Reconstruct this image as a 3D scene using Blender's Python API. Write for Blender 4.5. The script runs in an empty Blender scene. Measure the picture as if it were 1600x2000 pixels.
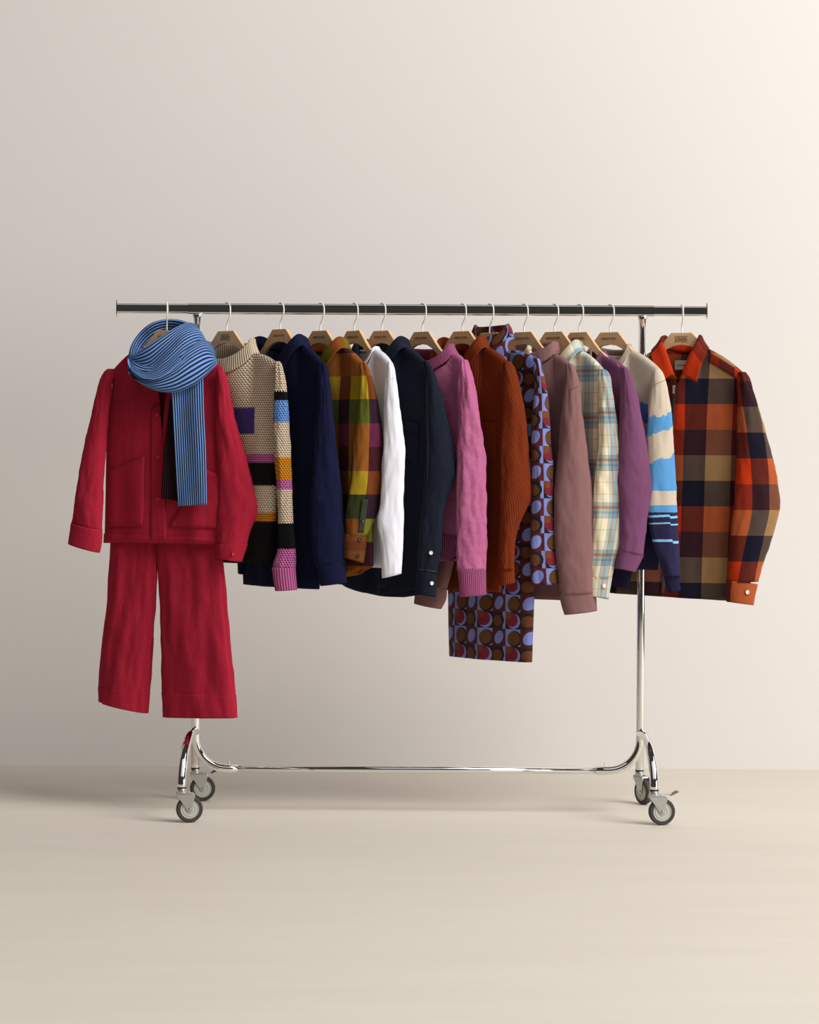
import bpy, bmesh, math, random
import numpy as np
from mathutils import Vector, Matrix, noise
from mathutils.bvhtree import BVHTree

# ------------------------------------------------------------------ camera, world, lights, exposure
scene = bpy.context.scene
COL = scene.collection
S = 0.00168                       # metres per photo pixel in the plane of the rail
D0 = 7.64                         # camera distance to the rail
F = D0 / S                        # focal length in photo pixels
CH = 1.154                        # camera height
HOR = 900.0                       # horizon row
ROLL = math.radians(0.30)
CR = Vector((math.cos(ROLL), 0, math.sin(ROLL)))
CU = Vector((-math.sin(ROLL), 0, math.cos(ROLL)))
CP = Vector((0, -D0, CH))

cam = bpy.data.cameras.new('camera')
cam.sensor_fit = 'HORIZONTAL'; cam.sensor_width = 36.0
cam.lens = F / 1600 * 36.0
cam.shift_y = -(1000 - HOR) / 1600
cam.clip_end = 100
co = bpy.data.objects.new('camera', cam); COL.objects.link(co)
M = Matrix.Identity(4)
M.col[0][:3] = CR; M.col[1][:3] = CU; M.col[2][:3] = (0, -1, 0); M.col[3][:3] = CP
co.matrix_world = M
scene.camera = co

w = bpy.data.worlds.new('studio'); scene.world = w; w.use_nodes = True
w.node_tree.nodes['Background'].inputs[0].default_value = (1.0, 0.93, 0.86, 1)
w.node_tree.nodes['Background'].inputs[1].default_value = 0.045

def area(name, loc, target, sx, sy, power, col=(1, 1, 1)):
    l = bpy.data.lights.new(name, 'AREA'); l.shape = 'RECTANGLE'; l.size = sx; l.size_y = sy
    l.energy = power; l.color = col
    o = bpy.data.objects.new(name, l); COL.objects.link(o); o.location = loc
    o.rotation_euler = (Vector(target) - Vector(loc)).to_track_quat('-Z', 'Y').to_euler()
    return o
area('key_softbox', (9.6, -5.8, 1.8), (0.0, 0, 0.8), 5.5, 3.6, 520, (1.0, 0.995, 0.985))
area('high_softbox', (5.7, -4.2, 7.4), (-0.8, -1.2, 0.0), 6.0, 5.0, 1060, (1.0, 0.995, 0.985))
area('overhead_fill', (-0.6, -5.2, 6.0), (-0.6, -4.4, 0.0), 6.0, 5.0, 80, (1.0, 0.995, 0.985))  # unseen fill light, added overhead to lift the dark left side

vs = scene.view_settings
vs.view_transform = 'Standard'; vs.look = 'None'; vs.gamma = 1.0; vs.use_curve_mapping = False
vs.exposure = -0.12

# ------------------------------------------------------------------ projection helpers
def ray(px, py):
    return (CR * ((px - 800) / F) + CU * ((HOR - py) / F) + Vector((0, 1, 0)))
def scr(px, py, Y=0.0):
    d = ray(px, py); return CP + d * ((Y + D0) / d.y)
def cat(pts, n):
    """Catmull-Rom through rows of numbers, n samples."""
    P = [np.array(p, float) for p in pts]
    if len(P) == 2:
        return [P[0] + (P[1] - P[0]) * i / (n - 1) for i in range(n)]
    out = []; m = len(P) - 1
    for i in range(n):
        t = i / (n - 1) * m; k = min(int(t), m - 1); f = t - k
        p1, p2 = P[k], P[k + 1]
        p0 = P[k - 1] if k > 0 else 2 * p1 - p2
        p3 = P[k + 2] if k + 2 <= m else 2 * p2 - p1
        out.append(0.5 * ((2 * p1) + (-p0 + p2) * f + (2 * p0 - 5 * p1 + 4 * p2 - p3) * f * f + (-p0 + 3 * p1 - 3 * p2 + p3) * f ** 3))
    return out
def sstep(a, b, x):
    t = max(0.0, min(1.0, (x - a) / (b - a))); return t * t * (3 - 2 * t)
def fbm(x, y, z=0.0):
    return noise.fractal(Vector((x, y, z)), 0.9, 2.1, 3)

# ------------------------------------------------------------------ material helpers
def lin(h):
    h = h.lstrip('#')
    return tuple((c / 12.92 if c <= 0.04045 else ((c + 0.055) / 1.055) ** 2.4) for c in (int(h[i:i + 2], 16) / 255 for i in (0, 2, 4))) + (1,)
class NT:
    def __init__(s, name):
        s.mat = bpy.data.materials.new(name); s.mat.use_nodes = True
        s.t = s.mat.node_tree; s.bsdf = s.t.nodes['Principled BSDF']
    def new(s, k, **kw):
        n = s.t.nodes.new(k)
        for a, b in kw.items(): setattr(n, a, b)
        return n
    def put(s, sock, v):
        if isinstance(v, bpy.types.NodeSocket): s.t.links.new(v, sock)
        else: sock.default_value = v
    def m(s, op, a, b=None, c=None, clamp=False):
        n = s.new('ShaderNodeMath', operation=op); n.use_clamp = clamp
        for i, v in enumerate((a, b, c)):
            if v is not None: s.put(n.inputs[i], v)
        return n.outputs[0]
    def mix(s, f, a, b, mode='MIX'):
        n = s.new('ShaderNodeMix', data_type='RGBA', blend_type=mode)
        s.put(n.inputs[0], f)
        s.put(n.inputs[6], lin(a) if isinstance(a, str) else a); s.put(n.inputs[7], lin(b) if isinstance(b, str) else b)
        return n.outputs[2]
    def uv(s):
        n = s.new('ShaderNodeUVMap'); sp = s.new('ShaderNodeSeparateXYZ'); s.t.links.new(n.outputs[0], sp.inputs[0])
        return sp.outputs[0], sp.outputs[1]
    def vec(s, x, y, z=0.0):
        n = s.new('ShaderNodeCombineXYZ')
        for i, v in enumerate((x, y, z)): s.put(n.inputs[i], v)
        return n.outputs[0]
    def noise(s, v, scale, detail=2.0, rough=0.5):
        n = s.new('ShaderNodeTexNoise'); s.t.links.new(v, n.inputs['Vector'])
        n.inputs['Scale'].default_value = scale; n.inputs['Detail'].default_value = detail; n.inputs['Roughness'].default_value = rough
        return n.outputs['Fac']
    def objco(s):
        return s.new('ShaderNodeTexCoord').outputs['Object']
    def ramp(s, f, stops, interp='CONSTANT'):
        n = s.new('ShaderNodeValToRGB'); cr = n.color_ramp; cr.interpolation = interp
        while len(cr.elements) > 1: cr.elements.remove(cr.elements[-1])
        cr.elements[0].position = stops[0][0]; cr.elements[0].color = lin(stops[0][1])
        for p, c in stops[1:]:
            e = cr.elements.new(p); e.color = lin(c)
        s.put(n.inputs[0], f); return n.outputs[0]
    def per(s, x, period, phase=0.0):
        return s.m('FRACT', s.m('ADD', s.m('DIVIDE', x, period), phase))
    def bump(s, h, strength=0.5, dist=0.002, prev=None):
        n = s.new('ShaderNodeBump'); n.inputs['Strength'].default_value = strength; n.inputs['Distance'].default_value = dist
        s.put(n.inputs['Height'], h)
        if prev is not None: s.t.links.new(prev, n.inputs['Normal'])
        return n.outputs[0]
    def fin(s, col, rough=0.9, sheen=0.0, sheen_tint=None, normal=None, metal=0.0, spec=None):
        b = s.bsdf
        s.put(b.inputs['Base Color'], lin(col) if isinstance(col, str) else col)
        s.put(b.inputs['Roughness'], rough); b.inputs['Metallic'].default_value = metal
        if sheen:
            b.inputs['Sheen Weight'].default_value = sheen; b.inputs['Sheen Roughness'].default_value = 0.5
            if sheen_tint: b.inputs['Sheen Tint'].default_value = lin(sheen_tint)
        if spec is not None: b.inputs['Specular IOR Level'].default_value = spec
        if normal is not None: s.t.links.new(normal, b.inputs['Normal'])
        return s.mat
def simple(name, col, rough=0.5, metal=0.0, spec=None):
    return NT(name).fin(col, rough, metal=metal, spec=spec)

def crease(n, u, v, amt=0.35, sx=9.0, sy=4.0):
    """soft hanging wrinkles as relief"""
    h = n.noise(n.vec(n.m('MULTIPLY', u, sx), n.m('MULTIPLY', v, sy)), 1.0, 3.0, 0.55)
    return n.bump(h, amt, 0.03)
def weave(n, u, v, per=0.0022):
    k = 2 * math.pi / per
    return n.m('MULTIPLY', n.m('SINE', n.m('MULTIPLY', u, k)), n.m('SINE', n.m('MULTIPLY', v, k)))

def m_cord(name, col, groove, period, tint, slant=0.0, fleck=0.16):
    n = NT(name); u, v = n.uv()
    if slant: u = n.m('ADD', u, n.m('MULTIPLY', v, slant))
    wob = n.m('MULTIPLY', n.noise(n.vec(u, n.m('MULTIPLY', v, 0.4)), 30.0), 0.0007)
    s = n.m('SINE', n.m('MULTIPLY', n.m('ADD', u, wob), 2 * math.pi / period))
    h = n.m('POWER', n.m('MULTIPLY_ADD', s, 0.5, 0.5), 0.6)
    fl = n.noise(n.vec(n.m('MULTIPLY', u, 260.0), n.m('MULTIPLY', v, 60.0)), 1.0, 3.0)
    c = n.mix(h, groove, col)
    c = n.mix(n.m('MULTIPLY', fl, fleck), c, tint)
    nb = n.bump(h, 0.4, 0.002, crease(n, u, v))
    return n.fin(c, 0.95, 0.08, tint, nb, spec=0.15)
def m_plain(name, col, tint=None, per=0.003, amt=0.3, sheen=0.15, vary=0.08, wr=0.4):
    n = NT(name); u, v = n.uv()
    fl = n.noise(n.vec(n.m('MULTIPLY', u, 300.0), n.m('MULTIPLY', v, 300.0)), 1.0, 2.0)
    c = n.mix(n.m('MULTIPLY', fl, vary * 2), lin(col), tint or '#ffffff')
    nb = n.bump(weave(n, u, v, per), amt, 0.0008, crease(n, u, v, wr))
    return n.fin(c, 0.92, sheen, tint, nb, spec=0.15)
def m_rib(name, col, groove, period, tint=None):
    n = NT(name); u, v = n.uv()
    s = n.m('SINE', n.m('MULTIPLY', u, 2 * math.pi / period)); h = n.m('MULTIPLY_ADD', s, 0.5, 0.5)
    h2 = n.m('POWER', h, 0.5)
    c = n.mix(h2, groove, col)
    return n.fin(c, 0.95, 0.15, tint or col, n.bump(h2, 0.8, 0.004), spec=0.1)
def bands(n, v, lst, wob=None):
    """lst: [(z_top, colour)...] from high z to low z -> colour socket with sharp borders"""
    c = lin(lst[0][1])
    for z, col in lst[1:]:
        x = v if wob is None else n.m('ADD', v, wob)
        c = n.mix(n.m('LESS_THAN', x, z), c, col)
    return c
def plaid(n, u, v, warp, weft, pu, pv, ou=0.0, ov=0.0, f=0.5, heather=0.12):
    cu = n.ramp(n.per(u, pu, ou), warp); cv = n.ramp(n.per(v, pv, ov), weft)
    tw = n.m('FRACT', n.m('DIVIDE', n.m('ADD', u, v), 0.0034))
    ns = n.noise(n.vec(n.m('MULTIPLY', u, 420.0), n.m('MULTIPLY', v, 420.0)), 1.0, 2.0)
    fac = n.m('ADD', f, n.m('MULTIPLY', n.m('SUBTRACT', ns, 0.5), heather * 12), clamp=True)
    gm = n.new('ShaderNodeGamma'); gm.inputs[1].default_value = 0.5
    n.t.links.new(n.mix(1.0, cu, cv, 'MULTIPLY'), gm.inputs[0])
    c = n.mix(0.24, gm.outputs[0], n.mix(fac, cu, cv))
    return n.mix(n.m('MULTIPLY', ns, 0.9), c, n.mix(1.0, c, '#8a827c', 'MULTIPLY'))

# ------------------------------------------------------------------ object helpers
def link(o, parent=None):
    COL.objects.link(o)
    if parent is not None: o.parent = parent
    return o
def tag(o, label, category, group=None, kind=None):
    o['label'] = label; o['category'] = category
    if group: o['group'] = group
    if kind: o['kind'] = kind
    return o
def empty(name, loc, rz=0.0):
    e = bpy.data.objects.new(name, None); e.empty_display_size = 0.05
    e.location = loc; e.rotation_euler = (0, 0, rz); link(e); return e
def mesh_obj(name, verts, faces, mat, parent=None, uvs=None, smooth=True, weld=None):
    me = bpy.data.meshes.new(name); me.from_pydata([tuple(v) for v in verts], [], faces)
    if uvs is not None:
        ul = me.uv_layers.new(name='UVMap'); dat = ul.data
        for p in me.polygons:
            for li, vi in zip(p.loop_indices, p.vertices): dat[li].uv = uvs[p.index][list(p.vertices).index(vi)] if isinstance(uvs[0], list) else uvs[vi]
    if weld:
        bm = bmesh.new(); bm.from_mesh(me); bmesh.ops.remove_doubles(bm, verts=bm.verts, dist=weld)
        bmesh.ops.recalc_face_normals(bm, faces=bm.faces); bm.to_mesh(me); bm.free()
    me.polygons.foreach_set('use_smooth', [smooth] * len(me.polygons))
    me.materials.append(mat)
    return link(bpy.data.objects.new(name, me), parent)
def solid(o, th, off=0.0):
    m = o.modifiers.new('thickness', 'SOLIDIFY'); m.thickness = th; m.offset = off; return o
def grid_faces(nr, nc, close=False):
    f = []
    for r in range(nr - 1):
        for c in range(nc if close else nc - 1):
            a = r * nc + c; b = r * nc + (c + 1) % nc
            f.append((a, b, b + nc, a + nc))
    return f
def sweep(name, pts, rad, mat, parent=None, n=16, cap=True, sub=None):
    P = [Vector(p) for p in (cat(pts, sub) if sub else pts)]
    R = rad if isinstance(rad, (list, tuple)) else [rad] * len(P)
    V = []; up = None
    for i, p in enumerate(P):
        t = (P[min(i + 1, len(P) - 1)] - P[max(i - 1, 0)]).normalized()
        if up is None:
            up = t.orthogonal().normalized()
        up = (up - t * up.dot(t)).normalized(); sd = t.cross(up)
        for k in range(n):
            a = 2 * math.pi * k / n
            V.append(p + (up * math.cos(a) + sd * math.sin(a)) * R[i])
    Fc = grid_faces(len(P), n, True)
    if cap:
        Fc.append(tuple(range(n))[::-1]); Fc.append(tuple(len(V) - n + k for k in range(n)))
    return mesh_obj(name, V, Fc, mat, parent)
def lathe(name, prof, mat, parent=None, n=32, axis='Z', loc=(0, 0, 0), sharp=None):
    V = []
    for r, h in prof:
        for k in range(n):
            a = 2 * math.pi * k / n; x, y = r * math.cos(a), r * math.sin(a)
            V.append((x, y, h) if axis == 'Z' else (x, h, y) if axis == 'Y' else (h, x, y))
    Fc = grid_faces(len(prof), n, True)
    o = mesh_obj(name, V, Fc, mat, parent, weld=1e-6); o.location = loc
    m = o.modifiers.new('edges', 'EDGE_SPLIT'); m.split_angle = math.radians(35)
    return o
def prism(name, poly, y0, y1, mat, parent=None, bevel=0.0, segs=2):
    """poly (x,z) extruded from y0 to y1"""
    bm = bmesh.new()
    vs_ = [bm.verts.new((x, y0, z)) for x, z in poly]; f = bm.faces.new(vs_)
    r = bmesh.ops.extrude_face_region(bm, geom=[f])
    for v in r['geom']:
        if isinstance(v, bmesh.types.BMVert): v.co.y = y1
    bmesh.ops.recalc_face_normals(bm, faces=bm.faces)
    if bevel: bmesh.ops.bevel(bm, geom=list(bm.edges), offset=bevel, segments=segs, affect='EDGES', profile=0.5)
    me = bpy.data.meshes.new(name); bm.to_mesh(me); bm.free(); me.materials.append(mat)
    return link(bpy.data.objects.new(name, me), parent)
def text_mesh(name, body, size, mat, parent, loc, depth=0.0004, rot=(math.pi / 2, 0, 0), space=1.0, line=1.0, wide=1.0):
    c = bpy.data.curves.new(name, 'FONT'); c.body = body; c.size = size; c.extrude = depth
    c.align_x = 'CENTER'; c.align_y = 'CENTER'; c.space_character = space; c.space_line = line; c.offset = size * 0.02
    o = bpy.data.objects.new(name, c); COL.objects.link(o)
    dg = bpy.context.evaluated_depsgraph_get(); dg.update()
    me = bpy.data.meshes.new_from_object(o.evaluated_get(dg)); me.name = name
    bpy.data.objects.remove(o); me.materials.clear(); me.materials.append(mat)
    t = link(bpy.data.objects.new(name, me), parent); t.location = loc; t.rotation_euler = rot; t.scale = (wide, 1, 1)
    return t

# ------------------------------------------------------------------ the setting
def m_wall():
    n = NT('wall_paint'); oc = n.objco()
    a = n.noise(oc, 0.7, 3.0); c = n.mix(a, '#ded9d4', '#e2ddd8')
    return n.fin(c, 0.95, normal=n.bump(n.noise(oc, 60.0, 3.0), 0.05, 0.002), spec=0.1)
def m_floor():
    n = NT('floor_concrete'); oc = n.objco()
    mp = n.new('ShaderNodeMapping'); mp.inputs['Scale'].default_value = (0.7, 3.5, 1); n.t.links.new(oc, mp.inputs[0])
    a = n.noise(mp.outputs[0], 1.6, 6.0, 0.65); b = n.noise(mp.outputs[0], 9.0, 5.0, 0.7)
    c = n.mix(a, '#cdc4b6', '#dbd3c7'); c = n.mix(n.m('MULTIPLY', b, 0.35), c, '#d3c9bb')
    r = n.m('MULTIPLY_ADD', b, 0.15, 0.5)
    return n.fin(c, r, normal=n.bump(b, 0.06, 0.004), spec=0.25)
WALL_Y = 1.12
def slab(name, x0, x1, y0, y1, z0, z1, mat):
    v = [(x, y, z) for x in (x0, x1) for y in (y0, y1) for z in (z0, z1)]
    f = [(0, 1, 3, 2), (4, 6, 7, 5), (0, 4, 5, 1), (2, 3, 7, 6), (0, 2, 6, 4), (1, 5, 7, 3)]
    o = mesh_obj(name, v, f, mat, smooth=False); o['kind'] = 'structure'; return o
o = slab('floor', -6, 7, -9, WALL_Y + 0.1, -0.1, 0, m_floor()); tag(o, 'pale beige concrete studio floor', 'floor', kind='structure')
o = slab('wall_back', -6, 7, WALL_Y, WALL_Y + 0.1, -0.1, 4.6, m_wall()); tag(o, 'plain off-white studio wall behind the clothes rack', 'wall', kind='structure')

# ------------------------------------------------------------------ the rack
CHROME = NT('chrome').fin('#e9e7e4', 0.05, metal=1.0)
ZINC = NT('zinc_steel').fin('#c9cbc9', 0.3, metal=1.0)
RUBBER = simple('grey_black_rubber', '#38332f', 0.7)
HUB = simple('pale_grey_wheel', '#c3c2b8', 0.4, metal=0.3)
BLACKP = simple('black_plastic', '#1c1a19', 0.5)
RL = scr(381, 1400); RRt = scr(1250, 1400)
XU = {-1: scr(384, 1000).x, 1: scr(1253.5, 1000).x}
ZR = scr(803, 605).z
rack = empty('clothes_rack', (0, 0, 0))
tag(rack, 'chrome rolling clothes rack on four casters, carrying all the garments', 'clothes rack')
def rrect(hx, hz, r, n=5):
    pts = []
    for cx, cz, a0 in ((hx - r, hz - r, 0), (-hx + r, hz - r, 90), (-hx + r, -hz + r, 180), (hx - r, -hz + r, 270)):
        for k in range(n + 1):
            a = math.radians(a0 + 90 * k / n); pts.append((cx + r * math.cos(a), cz + r * math.sin(a)))
    return pts
def bar(name, x0, x1, hy, hz, r, z, mat, parent):
    pr = rrect(hy, hz, r); n = len(pr)
    V = [(x, p[0], z + p[1]) for x in (x0, x1) for p in pr]
    Fc = [(k, (k + 1) % n, n + (k + 1) % n, n + k) for k in range(n)] + [tuple(range(n))[::-1], tuple(range(n, 2 * n))]
    o = mesh_obj(name, V, Fc, mat, parent)
    m = o.modifiers.new('edges', 'EDGE_SPLIT'); m.split_angle = math.radians(40); return o
xl, xr = scr(368, 603).x, scr(1277, 608).x
xe0, xe1 = scr(229, 602).x, scr(1380, 608).x
bar('rail_sleeve', xl, xr, 0.0105, 0.0178, 0.006, ZR, CHROME, rack)
bar('rail_extension', xe0, xl + 0.05, 0.0092, 0.0160, 0.0055, ZR, CHROME, rack)
bar('rail_extension', xr - 0.05, xe1, 0.0092, 0.0160, 0.0055, ZR, CHROME, rack)
for x in (xe0, xe1): bar('end_plate', x - 0.0012, x + 0.0012, 0.018, 0.0275, 0.006, ZR, CHROME, rack)
RT = 0.0139
ZB = scr(803, 1503).z
for s in (-1, 1):
    x = XU[s]; rr = 0.105
    pts = [(x, 0, ZR - 0.0175), (x, 0, 1.0), (x, 0, 0.5), (x, 0, ZB + rr)]
    for k in range(1, 13):
        a = math.pi / 2 * k / 12
        pts.append((x - s * rr * (1 - math.cos(a)), 0, ZB + rr - rr * math.sin(a)))
    pts.append((scr(465 if s < 0 else 1165, 1503).x, 0, ZB))
    sweep('upright', pts, RT, CHROME, rack, n=24)
    lathe('joint_collar', [(RT, 0), (RT + 0.003, 0.001), (RT + 0.003, 0.006), (RT, 0.008)], CHROME, rack, loc=(x, 0, ZR - 0.026))
    sx = scr(448 if s < 0 else 1182, 1491).x
    lathe('set_screw', [(0, 0.012), (0.004, 0.012), (0.004, 0.009), (0.0022, 0.009), (0.0022, -0.001), (0, -0.001)], CHROME, rack, n=12, loc=(sx, 0, ZB + RT))
sweep('cross_bar', [(scr(455, 1503).x, 0, ZB), (scr(1175, 1503).x, 0, ZB)], 0.0112, CHROME, rack, n=24)
ZJ = 0.262
caster_specs = {(-1, -1): (0.0, 12, False), (-1, 1): (0.0, 8, True), (1, -1): (0.0, 8, True), (1, 1): (0.0, -62, False)}
for sx in (-1, 1):
    for sy in (-1, 1):
        x0 = XU[sx] - 0.004 if sx > 0 else XU[sx]
        x0 = XU[sx]; ox = 0.021 * sx
        pr = [(0.0, ZJ), (0.05, ZJ + 0.002), (0.10, ZJ - 0.004), (0.155, ZJ - 0.027), (0.20, ZJ - 0.068), (0.226, ZJ - 0.112), (0.234, ZJ - 0.135), (0.235, 0.112)]
        pts = [(x0 + ox * min(1, d / 0.22), sy * d, z) for d, z in pr]
        sweep('leg', pts, 0.0142, CHROME, rack, n=24, sub=40)
        cx, cy = x0 + ox, sy * 0.235
        _, ang, brake = caster_specs[(sx, sy)]
        e = bpy.data.objects.new('caster', None); link(e, rack)
        e.location = (cx, cy, 0); e.rotation_euler = (0, 0, math.radians(ang)); e.empty_display_size = 0.02
        wr, tx = 0.0425, 0.025
        lathe('seal_ring', [(0, 0.113), (0.0148, 0.113), (0.0148, 0.1085), (0, 0.1085)], BLACKP, e)
        lathe('swivel_race', [(0, 0.1085), (0.0145, 0.1085), (0.0155, 0.106), (0.0135, 0.104), (0.0135, 0.1025), (0.0165, 0.1), (0.0165, 0.096), (0.0125, 0.0925), (0, 0.0925)], ZINC, e)
        fk = [(-0.017, 0.095), (0.026, 0.095), (0.040, 0.092), (0.041, 0.083), (0.036, 0.066), (0.034, 0.046), (0.031, 0.036), (tx, 0.033), (0.019, 0.036), (-0.006, 0.072), (-0.017, 0.086)]
        for yy in (-0.0145, 0.0125): prism('fork', fk, yy, yy + 0.002, ZINC, e, 0.0006)
        prism('fork_crown', [(-0.017, 0.0895), (0.036, 0.0895), (0.034, 0.0935), (-0.016, 0.0935)], -0.0145, 0.0145, ZINC, e, 0.001)
        lathe('tyre', [(wr - 0.013, -0.011), (wr - 0.004, -0.0115), (wr - 0.001, -0.009), (wr, -0.004), (wr, 0.004), (wr - 0.001, 0.009), (wr - 0.004, 0.0115), (wr - 0.013, 0.011)], RUBBER, e, 48, 'Y', (tx, 0, wr))
        lathe('wheel_hub', [(0, -0.0105), (0.011, -0.0105), (0.012, -0.009), (0.0155, -0.009), (0.0165, -0.0105), (0.023, -0.0105), (0.024, -0.0085), (0.0265, -0.0085), (0.028, -0.011), (0.0305, -0.011), (0.0305, 0.011), (0.028, 0.011), (0.0265, 0.0085), (0.024, 0.0085), (0.023, 0.0105), (0, 0.0105)], HUB, e, 48, 'Y', (tx, 0, wr))
        lathe('axle_bolt', [(0, -0.0185), (0.004, -0.018), (0.0055, -0.0165), (0.0055, -0.0145), (0.003, -0.0145), (0.003, 0.0145), (0.0055, 0.0145), (0.0055, 0.018), (0, 0.018)], ZINC, e, 12, 'Y', (tx, 0, wr))
        if brake:
            prism('brake_arm', [(0.02, 0.0945), (0.052, 0.0955), (0.060, 0.0985), (0.060, 0.1), (0.050, 0.0985), (0.02, 0.0975)], -0.007, 0.007, ZINC, e, 0.0006)
            prism('brake_pedal', [(0.052, 0.0925), (0.060, 0.0955), (0.078, 0.104), (0.077, 0.1075), (0.071, 0.107), (0.058, 0.0995), (0.052, 0.0955)], -0.011, 0.011, BLACKP if sx < 0 else simple('grey_plastic', '#6d655c', 0.5), e, 0.001)

# ------------------------------------------------------------------ hangers
def m_wood():
    n = NT('beech_wood'); oc = n.objco()
    mp = n.new('ShaderNodeMapping'); mp.inputs['Scale'].default_value = (6, 40, 60); n.t.links.new(oc, mp.inputs[0])
    g = n.noise(mp.outputs[0], 2.0, 6.0, 0.6)
    return n.fin(n.mix(g, '#c9a078', '#deb98e'), 0.55, normal=n.bump(g, 0.08, 0.001), spec=0.3)
WOOD = m_wood(); WIRE = simple('white_wire', '#ece8e4', 0.35); BURN = simple('burnt_lettering', '#80592f', 0.8)
HOOKPHI = 62
half = [(20.5, 0), (33, 14.5), (41, 24), (52, 33.5), (72, 47), (95, 60), (108, 67), (112, 72), (109, 78), (95, 72), (72, 60), (52, 49), (41, 41.5), (31, 33.5), (17, 26.5), (0, 24)]
def hanger(hx, top_y, theta, phi, label, two=False, arm=0.84):
    """hx: photo column of the head, top_y: photo row of the head's upper edge"""
    p = scr(hx, top_y, 0.0)
    e = empty('hanger', (p.x, 0, p.z), -theta)
    tag(e, label, 'hanger', 'wooden hangers along the rail')
    hf = [(a if a < 50 else 50 + (a - 50) * arm, b if a < 50 else b + 2 - (1 - arm) * (a - 50) * 0.4) for a, b in half]
    poly = [(a * S, -b * S) for a, b in hf] + [(-a * S, -b * S) for a, b in hf[-2::-1]]
    prism('wooden_arms', poly, -0.006, 0.006, WOOD, e, 0.0012)
    zr = ZR - p.z
    top = zr + 0.0178 + 0.0026
    c, r = top - 0.0195, 0.0195
    pts = [(0, -0.012), (0, 0.0), (0.0, 0.018), (0.003, 0.026), (0.010, 0.036), (0.0165, 0.047), (0.0192, 0.056)]
    pts = [q for q in pts if q[1] < c - 0.006]
    for k in range(0, 10):
        a = math.radians(205 * k / 9); pts.append((r * math.cos(a), c + r * math.sin(a)))
    ca, sa = math.cos(phi - theta), math.sin(phi - theta)
    sweep('hook', [(h * ca, -h * sa, z) for h, z in pts], 0.0024, WIRE, e, n=10, sub=60)
    if two: text_mesh('lettering', 'DEDIC\nAWED.', 0.0138, BURN, e, (0, -0.0062, -0.0215), line=0.72, space=1.05)
    else: text_mesh('lettering', 'DEDICATED.', 0.0098, BURN, e, (0, -0.0062, -0.0215), space=1.08)
    return e

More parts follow.
